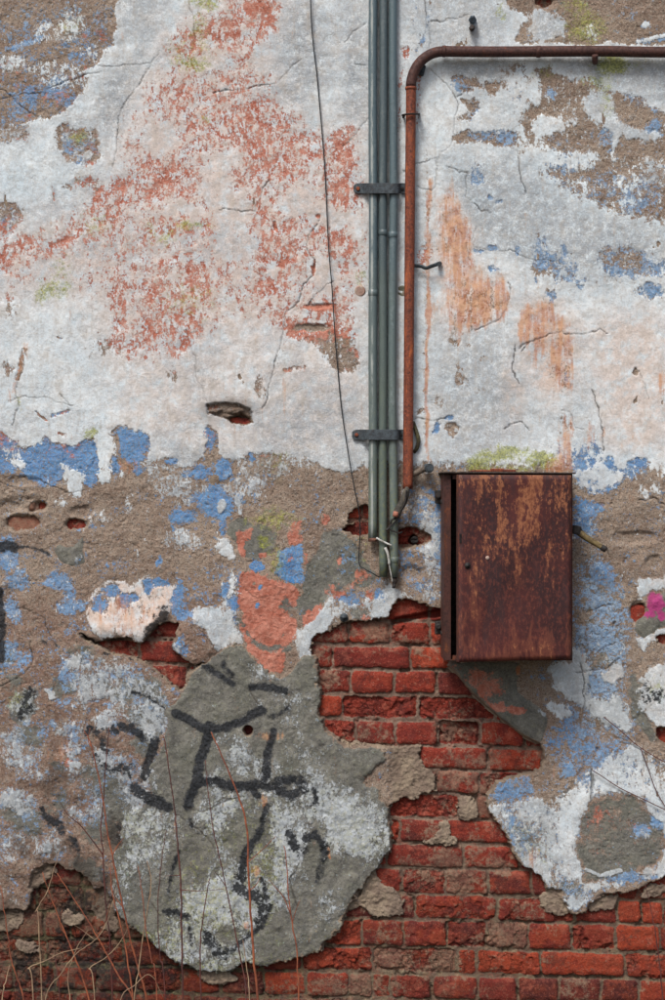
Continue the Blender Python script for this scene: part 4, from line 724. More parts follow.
# the bored hole in the big patch
slh, dh = poly_sd([(243,730),(246,725.5),(251,726),(253,730),(251,735),(246,736)], 6, .2, .3)
pb.Ed.a[:] = 0
def big_patch():
    sl, d = poly_sd(BIG, 16, 4.0, 3.0)
    D = np.full(X.shape, 60, np.float32); D[sl] = d
    hh = np.full(X.shape, -60, np.float32); hh[slh] = -dh
    lf = sst(260, 170, X - .25 * (Y - 800)); pb.Ed.a = np.maximum(sst(-2.8, -.4, D + 1.2 * NM3 + .8 * WU2) * (1 - .75 * lf), sst(-1.6, 0, hh))
    pb.Rb.a = sst(0, 1, hh)
    for F in (pb.W, pb.B, pb.Bl, pb.S): F.a *= (1 - pb.Ed.a)
    
    base = HP0 * .4 + .0022 * fm + .003 * fl + .0016 * fbm(X, Y, 34, 501, 4)
    H = base + .0075 - .0045 * lf * sst(940, 900, Y) - .0030 * sst(-6, 0, D) + .0012 * sst(.35, .6, pb.W.a) + .0004 * ff * sst(0, .4, pb.W.a) + .0002 * ff - .003 * pb.Cr.a
    e = sst(-1.2, 1.8, D); H = H * (1 - e) - .026 * e - .050 * sst(-.8, .9, hh)
    o = sheet('cement_patch', H, (D < 2.2) & (hh < 1.4), MW, lay(pb), wall); o['label'] = 'large grey cement patch with black spray paint lines'
big_patch()
patch(pu, UB, .004, 'dark grey cement skim flecked with salmon below the metal box')
patch(pm, MG, .003, 'dark grey cement skim with magenta spray at the right edge')
patch(ph, HS, .0028, 'small bare dark grey cement skim')

# ================================================================== small mesh tools
def link(name, me, mat, parent=None):
    o = bpy.data.objects.new(name, me); COL.objects.link(o); o.parent = parent
    if mat: me.materials.append(mat)
    return o
def tube_bm(bm, pts, rad, seg=16, cap=True, hollow=0, flat=1.0):
    pts = [Vector(p) for p in pts]; n = len(pts); rads = rad if isinstance(rad, (list, tuple)) else [rad] * n
    tg = [(pts[min(i + 1, n - 1)] - pts[max(i - 1, 0)]).normalized() for i in range(n)]
    up = Vector((0, 1, 0)) if abs(tg[0].y) < .9 else Vector((1, 0, 0))
    nrm = (up - tg[0] * up.dot(tg[0])).normalized(); rings = []
    for i in range(n):
        nrm = (nrm - tg[i] * nrm.dot(tg[i])).normalized(); bi = tg[i].cross(nrm)
        rings.append([bm.verts.new(pts[i] + (nrm * math.cos(a) * flat + bi * math.sin(a)) * rads[i]) for a in [2 * math.pi * k / seg for k in range(seg)]])
    for r0, r1 in zip(rings[:-1], rings[1:]):
        for k in range(seg): bm.faces.new((r0[k], r0[(k + 1) % seg], r1[(k + 1) % seg], r1[k])).smooth = True
    if hollow:
        for end, dr in ((0, 1), (n - 1, -1)):
            c = pts[end]; r0 = rings[end]
            inn = [bm.verts.new(c + (v.co - c) * hollow) for v in r0]; dp = [bm.verts.new(v.co + tg[end] * dr * rads[end] * 2.5) for v in inn]
            for k in range(seg):
                k2 = (k + 1) % seg; bm.faces.new((r0[k], r0[k2], inn[k2], inn[k])); bm.faces.new((inn[k], inn[k2], dp[k2], dp[k]))
            bm.faces.new(dp)
    elif cap:
        bm.faces.new(rings[0][::-1]); bm.faces.new(rings[-1])
def done(bm, name, mat, parent=None, bevel=0):
    bmesh.ops.recalc_face_normals(bm, faces=bm.faces)
    me = bpy.data.meshes.new(name); bm.to_mesh(me); bm.free(); return link(name, me, mat, parent)
def tube(name, pts, rad, mat, parent=None, **k):
    bm = bmesh.new(); tube_bm(bm, pts, rad, **k); return done(bm, name, mat, parent)
def box_bm(bm, c, s, bev=.002, M_=None, segs=2):
    r = bmesh.ops.create_cube(bm, size=1); vs = r['verts']
    for v in vs: v.co = Vector((v.co.x * s[0], v.co.y * s[1], v.co.z * s[2]))
    if bev:
        es = list({e for v in vs for e in v.link_edges}); g = bmesh.ops.bevel(bm, geom=es, offset=bev, segments=segs, affect='EDGES', profile=.6); vs = list({v for f in g['faces'] for v in f.verts} | {v for v in vs if v.is_valid})
    for v in vs:
        v.co = (M_ @ v.co if M_ else v.co) + Vector(c)
    return vs
def box(name, c, s, mat, parent=None, bev=.002, M_=None):
    bm = bmesh.new(); box_bm(bm, c, s, bev, M_); return done(bm, name, mat, parent)
def catmull(pts, k=6):
    pts = [Vector(p) for p in pts]; q = [pts[0] * 2 - pts[1]] + pts + [pts[-1] * 2 - pts[-2]]; out_ = []
    for i in range(1, len(q) - 2):
        for j in range(k):
            t = j / k; a, b, c, d = q[i - 1], q[i], q[i + 1], q[i + 2]
            out_.append(.5 * ((2 * b) + (c - a) * t + (2 * a - 5 * b + 4 * c - d) * t * t + (3 * b - a - 3 * c + d) * t ** 3))
    out_.append(pts[-1]); return out_
def parent_keep(o, loc):
    """make world-space meshes children of an Empty standing at loc"""
    for ch in [x for x in bpy.data.objects if x.parent == o]:
        ch.matrix_parent_inverse = Matrix.Translation(-Vector(loc))

# ------------------------------------------------------------------ materials of the fittings
def painted_pipe(name, base, worn, low_):
    m = Mat(name); a = m.noise(40, 8, .7, st=(1, 1, .22)); b = m.noise(110, 6, .7, loc=(2, 2, 2)); g = m.noise(400, 3, .7); f = m.noise(5, 4, .6, st=(1, 1, .8), loc=(6, 1, 1))
    sx = m.nt.nodes.new('ShaderNodeSeparateXYZ'); m.nt.links.new(m.co, sx.inputs[0]); z = V(m.nt, sx.outputs[2])
    c = m.mix((z + (f - .5) * 1.2).ss(2.6, 1.7), lin(base), lin(low_)); c = m.mix((a * .6 + b * .4).ss(.52, .62) * .6, c, lin(worn)); c = m.mix(b.ss(.42, .34) * .55, c, lin((62, 74, 72))); c = m.mix((b * .5 + a * .5).ss(.62, .67), c, lin((126, 84, 56))); c = m.mix(g.ss(.62, .7) * .5, c, lin((170, 178, 172)))
    c = m.mix((z + (a - .5) * .8).ss(1.95, 1.45) * b.ss(.48, .62) * .6, c, lin((122, 124, 72)))
    sxx = V(m.nt, sx.outputs[0]); highlight_streak = ((sxx - wx(371.6))._m('ABSOLUTE')).ss(.0045, .0015) * a.ss(.40, .56); c = m.mix(highlight_streak * .7, c, lin((176, 180, 174)))  # pale line down the left conduit is a painted highlight
    return m.fin(c, b.ss(.3, .7, .30, .55), b * .6 + g * .3 + a * .5, .0008, spec=.6)
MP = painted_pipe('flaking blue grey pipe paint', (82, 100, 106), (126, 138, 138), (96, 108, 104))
MP2 = painted_pipe('flaking slate pipe paint', (72, 86, 90), (102, 112, 112), (88, 100, 92))
MR = rust_material('orange rusted steel', (140, 72, 46), (84, 46, 38), (180, 98, 56), True, .5, None, 1.5)
MRh = rust_material('dark brown rusted steel', (84, 52, 44), (58, 38, 36), (118, 66, 44), False, .4, None, 1.4)
MC = rust_material('dark painted clamp steel', (74, 84, 90), (52, 56, 60), (108, 104, 98), False, .3)
MDk = rust_material('blackened hardware', (52, 48, 46), (30, 28, 28), (96, 66, 48), False, .4, None, 2)
MDoor = None
def door_mat():
    m = Mat('deep red primer with rust runs')
    a = m.noise(22, 6, .68, st=(1, 1, .26)); b = m.noise(120, 7, .72, loc=(2, 5, 1), st=(1, 1, .6)); g = m.noise(480, 4, .7); f = m.noise(7, 5, .6, loc=(1, 4, 1))
    sx = m.nt.nodes.new('ShaderNodeSeparateXYZ'); m.nt.links.new(m.co, sx.inputs[0]); z = V(m.nt, sx.outputs[2])
    # vertical runs of orange rust, strongest near the top of the door
    run = a * .62 + b * .38; up = z.ss(wz(655), wz(485), -.020, .056)
    c = m.mix(f.ss(.35, .65), lin((82, 38, 35)), lin((58, 32, 32))); c = m.mix(b.ss(.48, .60) * .65, c, lin((118, 62, 50))); c = m.mix(a.ss(.52, .60) * .5, c, lin((128, 72, 54))); c = m.mix(a.ss(.5, .36) * .45, c, lin((60, 44, 46))); c = m.mix((run + up).ss(.565, .625) * .9, c, m.mix(b.ss(.4, .6), lin((122, 70, 44)), lin((160, 104, 72)))); c = m.mix(g.ss(.46, .34) * .5, c, lin((44, 28, 28)))
    c = m.mix((b * .5 + g * .5).ss(.635, .67) * .6, c, lin((176, 140, 112))); c = m.mix(z.ss(wz(482), wz(472)) * f.ss(.3, .6) * .6, c, lin((72, 62, 52)))
    return m.fin(c, b.ss(.35, .65, .5, .8), b * .7 + g * .4 + a * .6, .0012, spec=.4)
MDoor = door_mat()
MBox = rust_material('rusted box steel', (80, 44, 37), (52, 34, 32), (122, 68, 42), True, .55)
MIn = rust_material('near black inner steel', (34, 28, 26), (20, 18, 18), (60, 42, 32), False, .3)  # near-black steel for the box interior and door slot

# ------------------------------------------------------------------ three conduits
def conduit(xs, ybot, r, mat, label, seam, d):
    pts = []; ys = np.linspace(-380, ybot, 60)
    for y in ys:
        x = np.interp(y, xs[0], xs[1]); w = .0010 * math.sin(y * .021 + xs[1][0])
        p = P(x, y, d); pts.append(p + Vector((w, 0, 0)))
    root = empty('conduit_pipe', pts[-1]); tag(root, label, 'pipe', 'conduit pipes running down the wall')
    tube('pipe_tube', pts, r, mat, root, seg=24, hollow=.84)
    for s in seam:
        x = np.interp(s, xs[0], xs[1]); tube('pipe_collar', [P(x, s - 3, d), P(x, s - 2.6, d), P(x, s + 2.6, d), P(x, s + 3, d)], [r, r * 1.10, r * 1.10, r * .99], mat, root, seg=24)
    parent_keep(root, pts[-1]); return root
D1 = .022
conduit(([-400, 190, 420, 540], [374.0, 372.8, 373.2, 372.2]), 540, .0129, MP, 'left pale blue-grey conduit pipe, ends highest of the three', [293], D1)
conduit(([-400, 190, 420, 577], [383.6, 383.0, 382.6, 383.4]), 577, .0123, MP2, 'middle conduit pipe, darkest, between the two other conduits', [233], D1)
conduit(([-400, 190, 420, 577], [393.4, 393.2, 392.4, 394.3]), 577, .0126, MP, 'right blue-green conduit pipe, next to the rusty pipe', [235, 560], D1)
tube_c = tag(tube('pipe_end_plug', [P(372.6, 538, D1), P(372.6, 541.5, D1)], .0131, rust_material('copper brown plug', (128, 84, 66), (92, 62, 54), (160, 116, 92), False, .4), seg=20), 'brownish plug in the lower end of the left conduit pipe', 'plug')

# ------------------------------------------------------------------ clamps bent over the three conduits
def clamp(y, label, xl, xr, hpx):
    c0 = P((xl + xr) / 2, y, .01); root = empty('pipe_clamp', c0); tag(root, label, 'clamp', 'flat clamps across the conduit pipes')
    prof = [(xl, .006), (xl + 2, .006), (xl + 8.5, .0075), (xl + 11.5, .018), (xl + 14, .031), (xl + 17, .0385), (xl + 20, .0395), (373.5 + 8, .038), (391, .0385), (395, .0375), (398.6, .030), (400, .015), (401.5, .008), (xr, .007)]
    bm = bmesh.new(); rows = []
    hh = hpx / 2 / S
    for x, d in catmull([(a, b, 0) for a, b in prof], 4) and [(v.x, v.y) for v in catmull([(a, b * 400, 0) for a, b in prof], 4)]:
        d /= 400; k = 1.0
        u = min(1, (x - xl + .6) / 5.5); k = math.sqrt(max(0.02, 1 - (1 - u) ** 2)) if u < 1 else 1
        p = P(x, y, d); rows.append([bm.verts.new(p + Vector((0, t, s * hh * k))) for s, t in ((-1, 0), (-1, -.0032), (-.93, -.0042), (.93, -.0042), (1, -.0032), (1, 0))])
    for a, b in zip(rows[:-1], rows[1:]):
        for i in range(6): bm.faces.new((a[i], a[(i + 1) % 6], b[(i + 1) % 6], b[i]))
    bm.faces.new(rows[0]); bm.faces.new(rows[-1][::-1])
    done(bm, 'clamp_strap', MC, root)
    for bx, rr in ((xl + 4.5, .0062), (xr - 3.0, .006)):
        tube('bolt', [P(bx, y, .006), P(bx, y, .014), P(bx, y, .0155)], [rr, rr, rr * .7], MR if bx < 370 else MDk, root, seg=6)
    parent_keep(root, c0)
clamp(188.6, 'upper dark clamp strap across the conduit pipes', 353.5, 405, 10.5)
clamp(434.8, 'lower dark clamp strap across the conduit pipes', 352, 403.5, 10.5)

# ------------------------------------------------------------------ the rusty pipe with its bend
DR = .032
rp = [P(407.8, 489, DR), P(408.2, 440, DR), P(409, 330, DR), P(409.8, 230, DR), P(410.3, 165, DR), P(411, 100, DR), P(411, 88, DR)]
root = empty('rusty_pipe', rp[0]); tag(root, 'rusted steel pipe coming from the right and bending down the wall', 'pipe')
bm = bmesh.new(); tube_bm(bm, catmull(rp, 8), .0148, seg=28, hollow=.82); done(bm, 'pipe_downpipe', MR, root)
bend = [P(443 - 32 * math.cos(t), 88 - 1 - 35.5 * math.sin(t), DR) for t in [math.pi / 2 * i / 18 for i in range(19)]]
tube('pipe_bend', bend, .0153, MRh, root, seg=28)
hz = [P(443, 51.4, DR), P(500, 51.8, DR), P(600, 51.2, DR), P(670, 52.2, DR), P(900, 52, DR), P(1130, 52, DR)]
tube('pipe_crosspipe', catmull(hz, 8), .0158, MRh, root, seg=28)
for a, b, m_ in ((P(411, 90, DR), P(411, 87, DR), MR), (P(442, 51.3, DR), P(446, 51.4, DR), MRh), (P(536, 51.7, DR), P(541, 51.7, DR), MRh)):
    tube('pipe_collar', [a, a.lerp(b, .15), a.lerp(b, .85), b], [.0156, .0172, .0172, .0156], m_, root, seg=28)
parent_keep(root, rp[0])

# ------------------------------------------------------------------ hooks, stubs, plugs in the wall
def hook(pts, r, mat, label, name='pipe_hook', head=None, grp=None, flat=1.0):
    p0 = pts[0]; rt = empty(name, p0); tag(rt, label, 'hook' if name == 'pipe_hook' else name.replace('_', ' '), grp)
    tube('shank', catmull(pts, 5), r, mat, rt, seg=10, flat=flat)
    if head: tube('head', [pts[-1], pts[-1] + head[0]], head[1], head[2], rt, seg=6)
    parent_keep(rt, p0); return rt
hook([P(404, 117, .0), P(403, 117, .03), P(404.5, 116, .045), P(402.5, 115, .05), P(410, 114, .054), P(418, 114, .046), P(419, 114, .0)], .004, MDk, 'small rusty pipe hook holding the rusty pipe below its bend', grp='hooks of the rusty pipe', flat=.6)
hook([P(440, 263, 0), P(438, 264, .022), P(432, 266, .026), P(426, 268, .022), P(420, 266, .02), P(412, 266, .018)], .006, MC, 'grey bolted hook beside the rusty pipe, between the two clamps', grp='hooks of the rusty pipe', head=(Vector((-.0, -.008, 0)), .0065, MC), flat=.5)
tube_b = hook([P(440, 263.5, .004), P(438, 264, .028)], .0065, MC, 'blue-grey bolt head at the tip of the grey hook', 'bolt')
rt = empty('wall_bolt', P(472, 22, 0)); tag(rt, 'dark bolt with blue head above the rusty crosspipe', 'bolt')
tube('bolt_shank', [P(472, 28, -.01), P(472, 28, .035), P(472, 27, .04)], [.009, .009, .006], MDk, rt, seg=8)
tube('bolt_head', [P(472.5, 19, -.01), P(472.5, 20, .03), P(472.5, 20, .036)], [.0115, .0115, .009], rust_material('slate bolt paint', (58, 76, 88), (36, 40, 46), (88, 100, 106), False, .3), rt, seg=6)
parent_keep(rt, rt.location)
tag(box('wall_plate', P(421.5, 70, .008), (.020, .016, .030), MC, bev=.003, M_=Matrix.Rotation(.25, 3, 'Y')), 'small grey plate on the wall inside the pipe bend', 'plate')
tag(tube('pipe_hanger', catmull([P(595, 61, .0), P(595, 62, .03), P(595, 60, .046), P(595, 55, .055)], 4), .009, MRh, seg=10), 'small rusted hanger under the crosspipe beside green moss', 'hanger')
# stub sticking out right of the rusty pipe's end
rt = empty('wall_stub', P(418, 470, 0)); tag(rt, 'short broken steel stub right of the rusty pipe end', 'stub')
tube('stub_bar', catmull([P(404, 472, .012), P(412, 474, .02), P(420, 471, .026), P(428, 467, .034)], 4), [.0085] * 13, rust_material('scuffed stub', (112, 100, 88), (70, 62, 56), (150, 130, 110), False, .5), rt, seg=10)
tube('stub_end', [P(427, 468, .018), P(429.5, 468, .045)], .0135, MC, rt, seg=14, hollow=.7)
parent_keep(rt, rt.location)
tag(tube('cable_tuft', catmull([P(413, 422, .0), P(416.5, 432, .012), P(418.5, 440, .013), P(417, 448, .008), P(414, 452, .0)], 5), .006, rust_material('mossy cord', (86, 84, 54), (54, 44, 36), (124, 120, 70), False, .4), seg=8), 'mossy brown cord end right of the rusty pipe, by the lower clamp', 'cord')
for x, y, lb in ((360, 291, 'round pinkish wall plug left of the conduit pipes'), (402.5, 291, 'round green-grey wall plug between conduit and rusty pipe')):
    m_ = rust_material('plug face ' + lb[:12], (172, 140, 126) if x < 380 else (112, 114, 96), (142, 112, 98) if x < 380 else (86, 84, 70), (190, 176, 160), False, .5)
    tag(tube('wall_plug', [P(x, y, -.008), P(x, y, .004), P(x, y, .0062)], [.0165, .0165, .013], m_, seg=24), lb, 'plug')
tag(tube('wall_plug', [P(344, 617.5, -.008), P(344, 617.5, .0045), P(344, 617.5, .0058), P(344, 617.5, .0015)], [.0125, .0125, .008, .0035], MC, seg=20), 'small round anchor with a centre hole above the exposed bricks', 'plug')
tag(tube('wall_plug', [P(414.5, 540, -.034), P(414.5, 540, -.014), P(414.5, 540, -.020)], [.012, .011, .005], MDk, seg=14), 'dark round socket in the brick hole beside the conduits', 'socket')
# conduit end: dark cable coming out of the rusty pipe
rt = empty('sleeved_cable', P(407, 490, DR)); tag(rt, 'dark sleeved cable from the rusty pipe end to the right conduit', 'cable')
MCab = rust_material('weathered cable sleeve', (78, 74, 66), (48, 44, 42), (110, 100, 84), True, .4)
tube('cable_sleeve', catmull([P(407.5, 484, DR), P(406.5, 492, .046), P(403, 502, .044), P(399, 509, .043), P(397, 514, .045)], 6), [.0065 + .0055 * sst(0, 12, float(i)) for i in range(25)], MCab, rt, seg=14)
tube('cable_tip', [P(396.6, 512, .048), P(395.2, 517, .05)], [.0095, .0085], rust_material('frayed copper end', (164, 104, 84), (112, 66, 54), (192, 136, 110), False, .5), rt, seg=12)
tube('cable_core', catmull([P(406.5, 490, .058), P(405, 502, .06), P(401, 511, .057), P(398, 518, .05), P(390, 527, .046), P(391, 530, .043), P(399, 533, .04), P(402, 532, .03)], 6), .0026, MDk, rt, seg=8)
tube('cable_core', catmull([P(398, 517, .045), P(392, 520, .046), P(390, 526, .04), P(386, 531, .04)], 6), .0032, MDk, rt, seg=8)
parent_keep(rt, rt.location)
mw_ = Mat('dirty white string'); MWh = mw_.fin(mw_.mix(mw_.noise(80).ss(.4, .6), lin((196, 196, 192)), lin((150, 148, 140))), .8)
tag(tube('string_tie', catmull([P(376.5, 538, .037), P(380, 540, .042), P(384, 542, .041), P(388, 544, .041), P(391.5, 545.5, .04)], 5), .0030, MWh, seg=8), 'white string tied across the conduit pipes near their lower ends', 'string')
tag(tube('string_tail', catmull([P(385, 547.5, .042), P(387.5, 553, .044), P(388.8, 560, .045), P(389.5, 566, .043), P(391, 574, .04), P(392.5, 582, .036)], 5), [.0042] * 6 + [.0038] * 8 + [.0018] * 12, MWh, seg=8), 'white string tail hanging down between the conduit ends', 'string')
tag(tube('frayed_wire_end', catmull([P(394, 576, D1), P(394.5, 582, .025), P(393.5, 588, .03)], 5), [.008] * 6 + [.005] * 5, MDk, seg=8), 'dark wire stump in the mouth of the right conduit', 'wire')
mb_ = Mat('black wire sheath'); MWire = mb_.fin(lin((34, 36, 38)), .55, spec=.4)
wp = [(308, -380), (309.5, -200), (310.5, 0), (317.8, 84), (324.5, 165), (328.5, 245), (332, 288), (335, 335), (338, 372), (342, 412), (349, 458), (354, 486), (358.5, 508), (360.2, 530), (359, 562), (365, 569), (372, 573), (379.5, 577), (382, 574)]
tag(tube('thin_wire', catmull([P(x, y, .014 + .006 * math.sin(i * 1.3)) for i, (x, y) in enumerate(wp)], 8), .0019, MWire, seg=6), 'thin black wire hanging down the plaster to the conduit ends', 'wire')

# ------------------------------------------------------------------ the metal box
bxL, bxR, bzT, bzB, DB = P(444.0, 560, .15).x, P(572.6, 560, .15).x, P(500, 474, .15).z, P(500, 660.5, .15).z, .150
cx = (bxL + bxR) / 2; cz = (bzT + bzB) / 2; bw = bxR - bxL; bh = bzT - bzB
rt = empty('junction_box', (cx, 0, bzB)); tag(rt, 'rusted dark red metal box with its door ajar, hung on the wall', 'box')
bm = bmesh.new(); t = .003
box_bm(bm, (bxL + t / 2, -DB / 2, cz), (t, DB, bh), .0008); box_bm(bm, (bxR - t / 2, -DB / 2, cz), (t, DB, bh), .0008)
box_bm(bm, (cx, -DB / 2, bzB + t / 2), (bw - 2 * t, DB, t), .0008); box_bm(bm, (cx, -DB / 2, bzT - t / 2), (bw - 2 * t, DB, t), .0008)
fl_ = .017
box_bm(bm, (bxL + t + fl_ / 2, -DB + .0015, cz), (fl_, .003, bh - .001), .0008); box_bm(bm, (bxR - t - .006, -DB + .0015, cz), (.012, .003, bh - .001), .0008)
box_bm(bm, (cx, -DB + .0015, bzB + .009), (bw - .05, .003, .012), .0008); box_bm(bm, (cx, -DB + .0015, bzT - .009), (bw - .05, .003, .012), .0008)
done(bm, 'box_body', MBox, rt)
box('back_plate', (cx, -.012, cz), (bw - .008, .003, bh - .008), MIn, rt, .0005)
bm = bmesh.new(); box_bm(bm, (cx - .02, -.03, cz + .05), (.12, .03, .2), .004); box_bm(bm, (cx - .02, -.03, cz - .14), (.16, .02, .06), .004); done(bm, 'inner_fitting', MIn, rt)
# lid with a slight drip fold
tw = Matrix.Rotation(math.radians(.35), 3, 'Y')
lid = box('box_lid', ((P(441.8, 472, .165).x + P(575.8, 472, .165).x) / 2, -.083, P(500, 472.6, .165).z), (P(575.8, 472, .165).x - P(441.8, 472, .165).x, .172, .0042), rust_material('dull lid steel', (84, 72, 64), (54, 44, 42), (128, 110, 92), False, .4), rt, .001, tw)
bm = bmesh.new()
for x_, w_, z_ in ((.30, .05, .006), (.42, .03, .010), (.50, .04, .007), (.25, .025, .005)): box_bm(bm, (bxL + bw * x_, -.10 - x_ * .05, bzT + .006 + z_ / 2), (w_, .04, z_), .002, Matrix.Rotation(.5 * x_, 3, 'Z'))
o = done(bm, 'rust_flake', MR, rt)
# door, hinged on the right, standing ajar
th = math.radians(15.5); hx = bxR - .010; dw = (hx - (bxL + .0175)); dz0, dz1 = bzB + .006, bzT - .004
Mr = Matrix.Rotation(th, 3, 'Z')
def dpt(u, v, w): return Vector((hx, -DB - .004, 0)) + Mr @ Vector((-u * dw, -w, 0)) + Vector((0, 0, dz0 + v * (dz1 - dz0)))
bm = bmesh.new(); n1, n2 = 26, 38; g_ = []
for layer in (0, 1):
    rows = []
    for j in range(n2 + 1):
        row = []
        for i in range(n1 + 1):
            u, v = i / n1, j / n2
            e = min(u, 1 - u, v * 1.5, (1 - v) * 1.5); dent = .0022 * math.sin(u * 5 + v * 3) * math.sin(v * 7 + 1) * min(1, e * 6) + .0016 * math.sin(u * 11 + 2) * math.sin(v * 13) * min(1, e * 5)
            row.append(bm.verts.new(dpt(u, v, (.016 if layer else .0125) + dent - (.0015 if e < .01 else 0))))
        rows.append(row)
    g_.append(rows)
for L_, rows in enumerate(g_):
    for j in range(n2):
        for i in range(n1):
            f = bm.faces.new((rows[j][i], rows[j][i + 1], rows[j + 1][i + 1], rows[j + 1][i])); f.smooth = True
A_, B2 = g_
for j in range(n2):
    for i in (0, n1): bm.faces.new((A_[j][i], A_[j + 1][i], B2[j + 1][i], B2[j][i]))
for i in range(n1):
    for j in (0, n2): bm.faces.new((A_[j][i], A_[j][i + 1], B2[j][i + 1], B2[j][i]))
door = done(bm, 'door', MDoor, rt)
def on_door(u, v, su, sv, w=.0165, th_=.004): 
    bm = bmesh.new(); box_bm(bm, (0, 0, 0), (su, th_, sv), min(su, sv, th_) * .25, Mr); 
    for q in bm.verts: q.co += dpt(u, v, w)
    return bm
for (u, v, su, sv, w) in ((.5, .0, dw, .004, .008), (.5, 1., dw, .004, .008), (1., .5, .003, dz1 - dz0, .008), (0., .5, .003, dz1 - dz0, .008)):
    pass
bm = bmesh.new()
for (u, v, su, sv) in ((.5, .002, dw, .003), (.5, .998, dw, .003), (.9985, .5, .003, dz1 - dz0), (.0015, .5, .003, dz1 - dz0 - .006)):
    vs = box_bm(bm, (0, 0, 0), (su, .016, sv), .0006, Mr)
    for q in vs: q.co += dpt(u, v, .006)
edge_ = done(bm, 'door_edge', MBox, door)
tube('lock_cylinder', [dpt(.925, .515, .014), dpt(.925, .515, .019), dpt(.925, .515, .0195), dpt(.925, .515, .0165)], [.0085, .0085, .006, .004], MDk, door, seg=20)
done(on_door(.985, .66, .006, .026, .0155, .003), 'handle_slot', MIn, door)
mk = Mat('chipped pale filler'); MK = mk.fin(lin((186, 160, 146)), .8)
tube('rivet', [dpt(.75, .555, .013), dpt(.75, .555, .018), dpt(.75, .555, .019)], [.006, .0055, .002], MK, door, seg=12)
tube('rivet', [dpt(.10, .60, .013), dpt(.10, .60, .0175), dpt(.10, .60, .0185)], [.0035, .003, .0012], MBox, door, seg=12)
for v in (.06, .93):
    z_ = dz0 + v * (dz1 - dz0); tube('hinge', [Vector((hx + .002, -DB - .010, z_ - .03)), Vector((hx + .002, -DB - .010, z_ + .03))], .005, MBox, rt, seg=14)
# side lugs on the left and the switch lever on the right
for y in (497, 628):
    bm = bmesh.new(); p = P(439.5, y, .03); box_bm(bm, Vector((p.x + .004, -.012, p.z)), (.034, .006, .040), .004); tube_bm(bm, [Vector((p.x - .003, -.012, p.z + .004)), Vector((p.x - .003, -.028, p.z + .004)), Vector((p.x - .003, -.03, p.z + .004))], [.009, .009, .006], seg=8); tube_bm(bm, [Vector((p.x + .002, -.05, p.z - .014)), Vector((p.x + .012, -.05, p.z - .014))], .007, seg=10)
    done(bm, 'mounting_lug', MDk, rt)
d_ = .075; p0 = P(574, 529, d_)
bm = bmesh.new(); box_bm(bm, P(576.5, 530, d_), (.022, .03, .026), .004, Matrix.Rotation(.2, 3, 'Y')); tube_bm(bm, [P(572, 529, d_), P(579, 531, d_), P(581, 533, d_)], [.012, .011, .009], seg=12); done(bm, 'lever_hub', MDk, rt)
ml = rust_material('tarnished brass', (124, 108, 68), (84, 68, 48), (156, 138, 92), False, .4)
lv = tube('lever', catmull([P(578, 531.5, d_), P(586, 537.5, d_ + .006), P(595, 543, d_ + .012), P(603, 548, d_ + .018)], 5), [.0105 - .00018 * i for i in range(16)], ml, rt, seg=14)
tube('lever_tip', [P(601.5, 547, d_ + .017), P(605, 549.2, d_ + .020), P(606.4, 550.2, d_ + .021)], [.0085, .0095, .007], MDk, lv, seg=12)
parent_keep(rt, rt.location)
for ch in door.children: ch.matrix_parent_inverse = Matrix.Identity(4)
for ch in lv.children: ch.matrix_parent_inverse = Matrix.Identity(4)
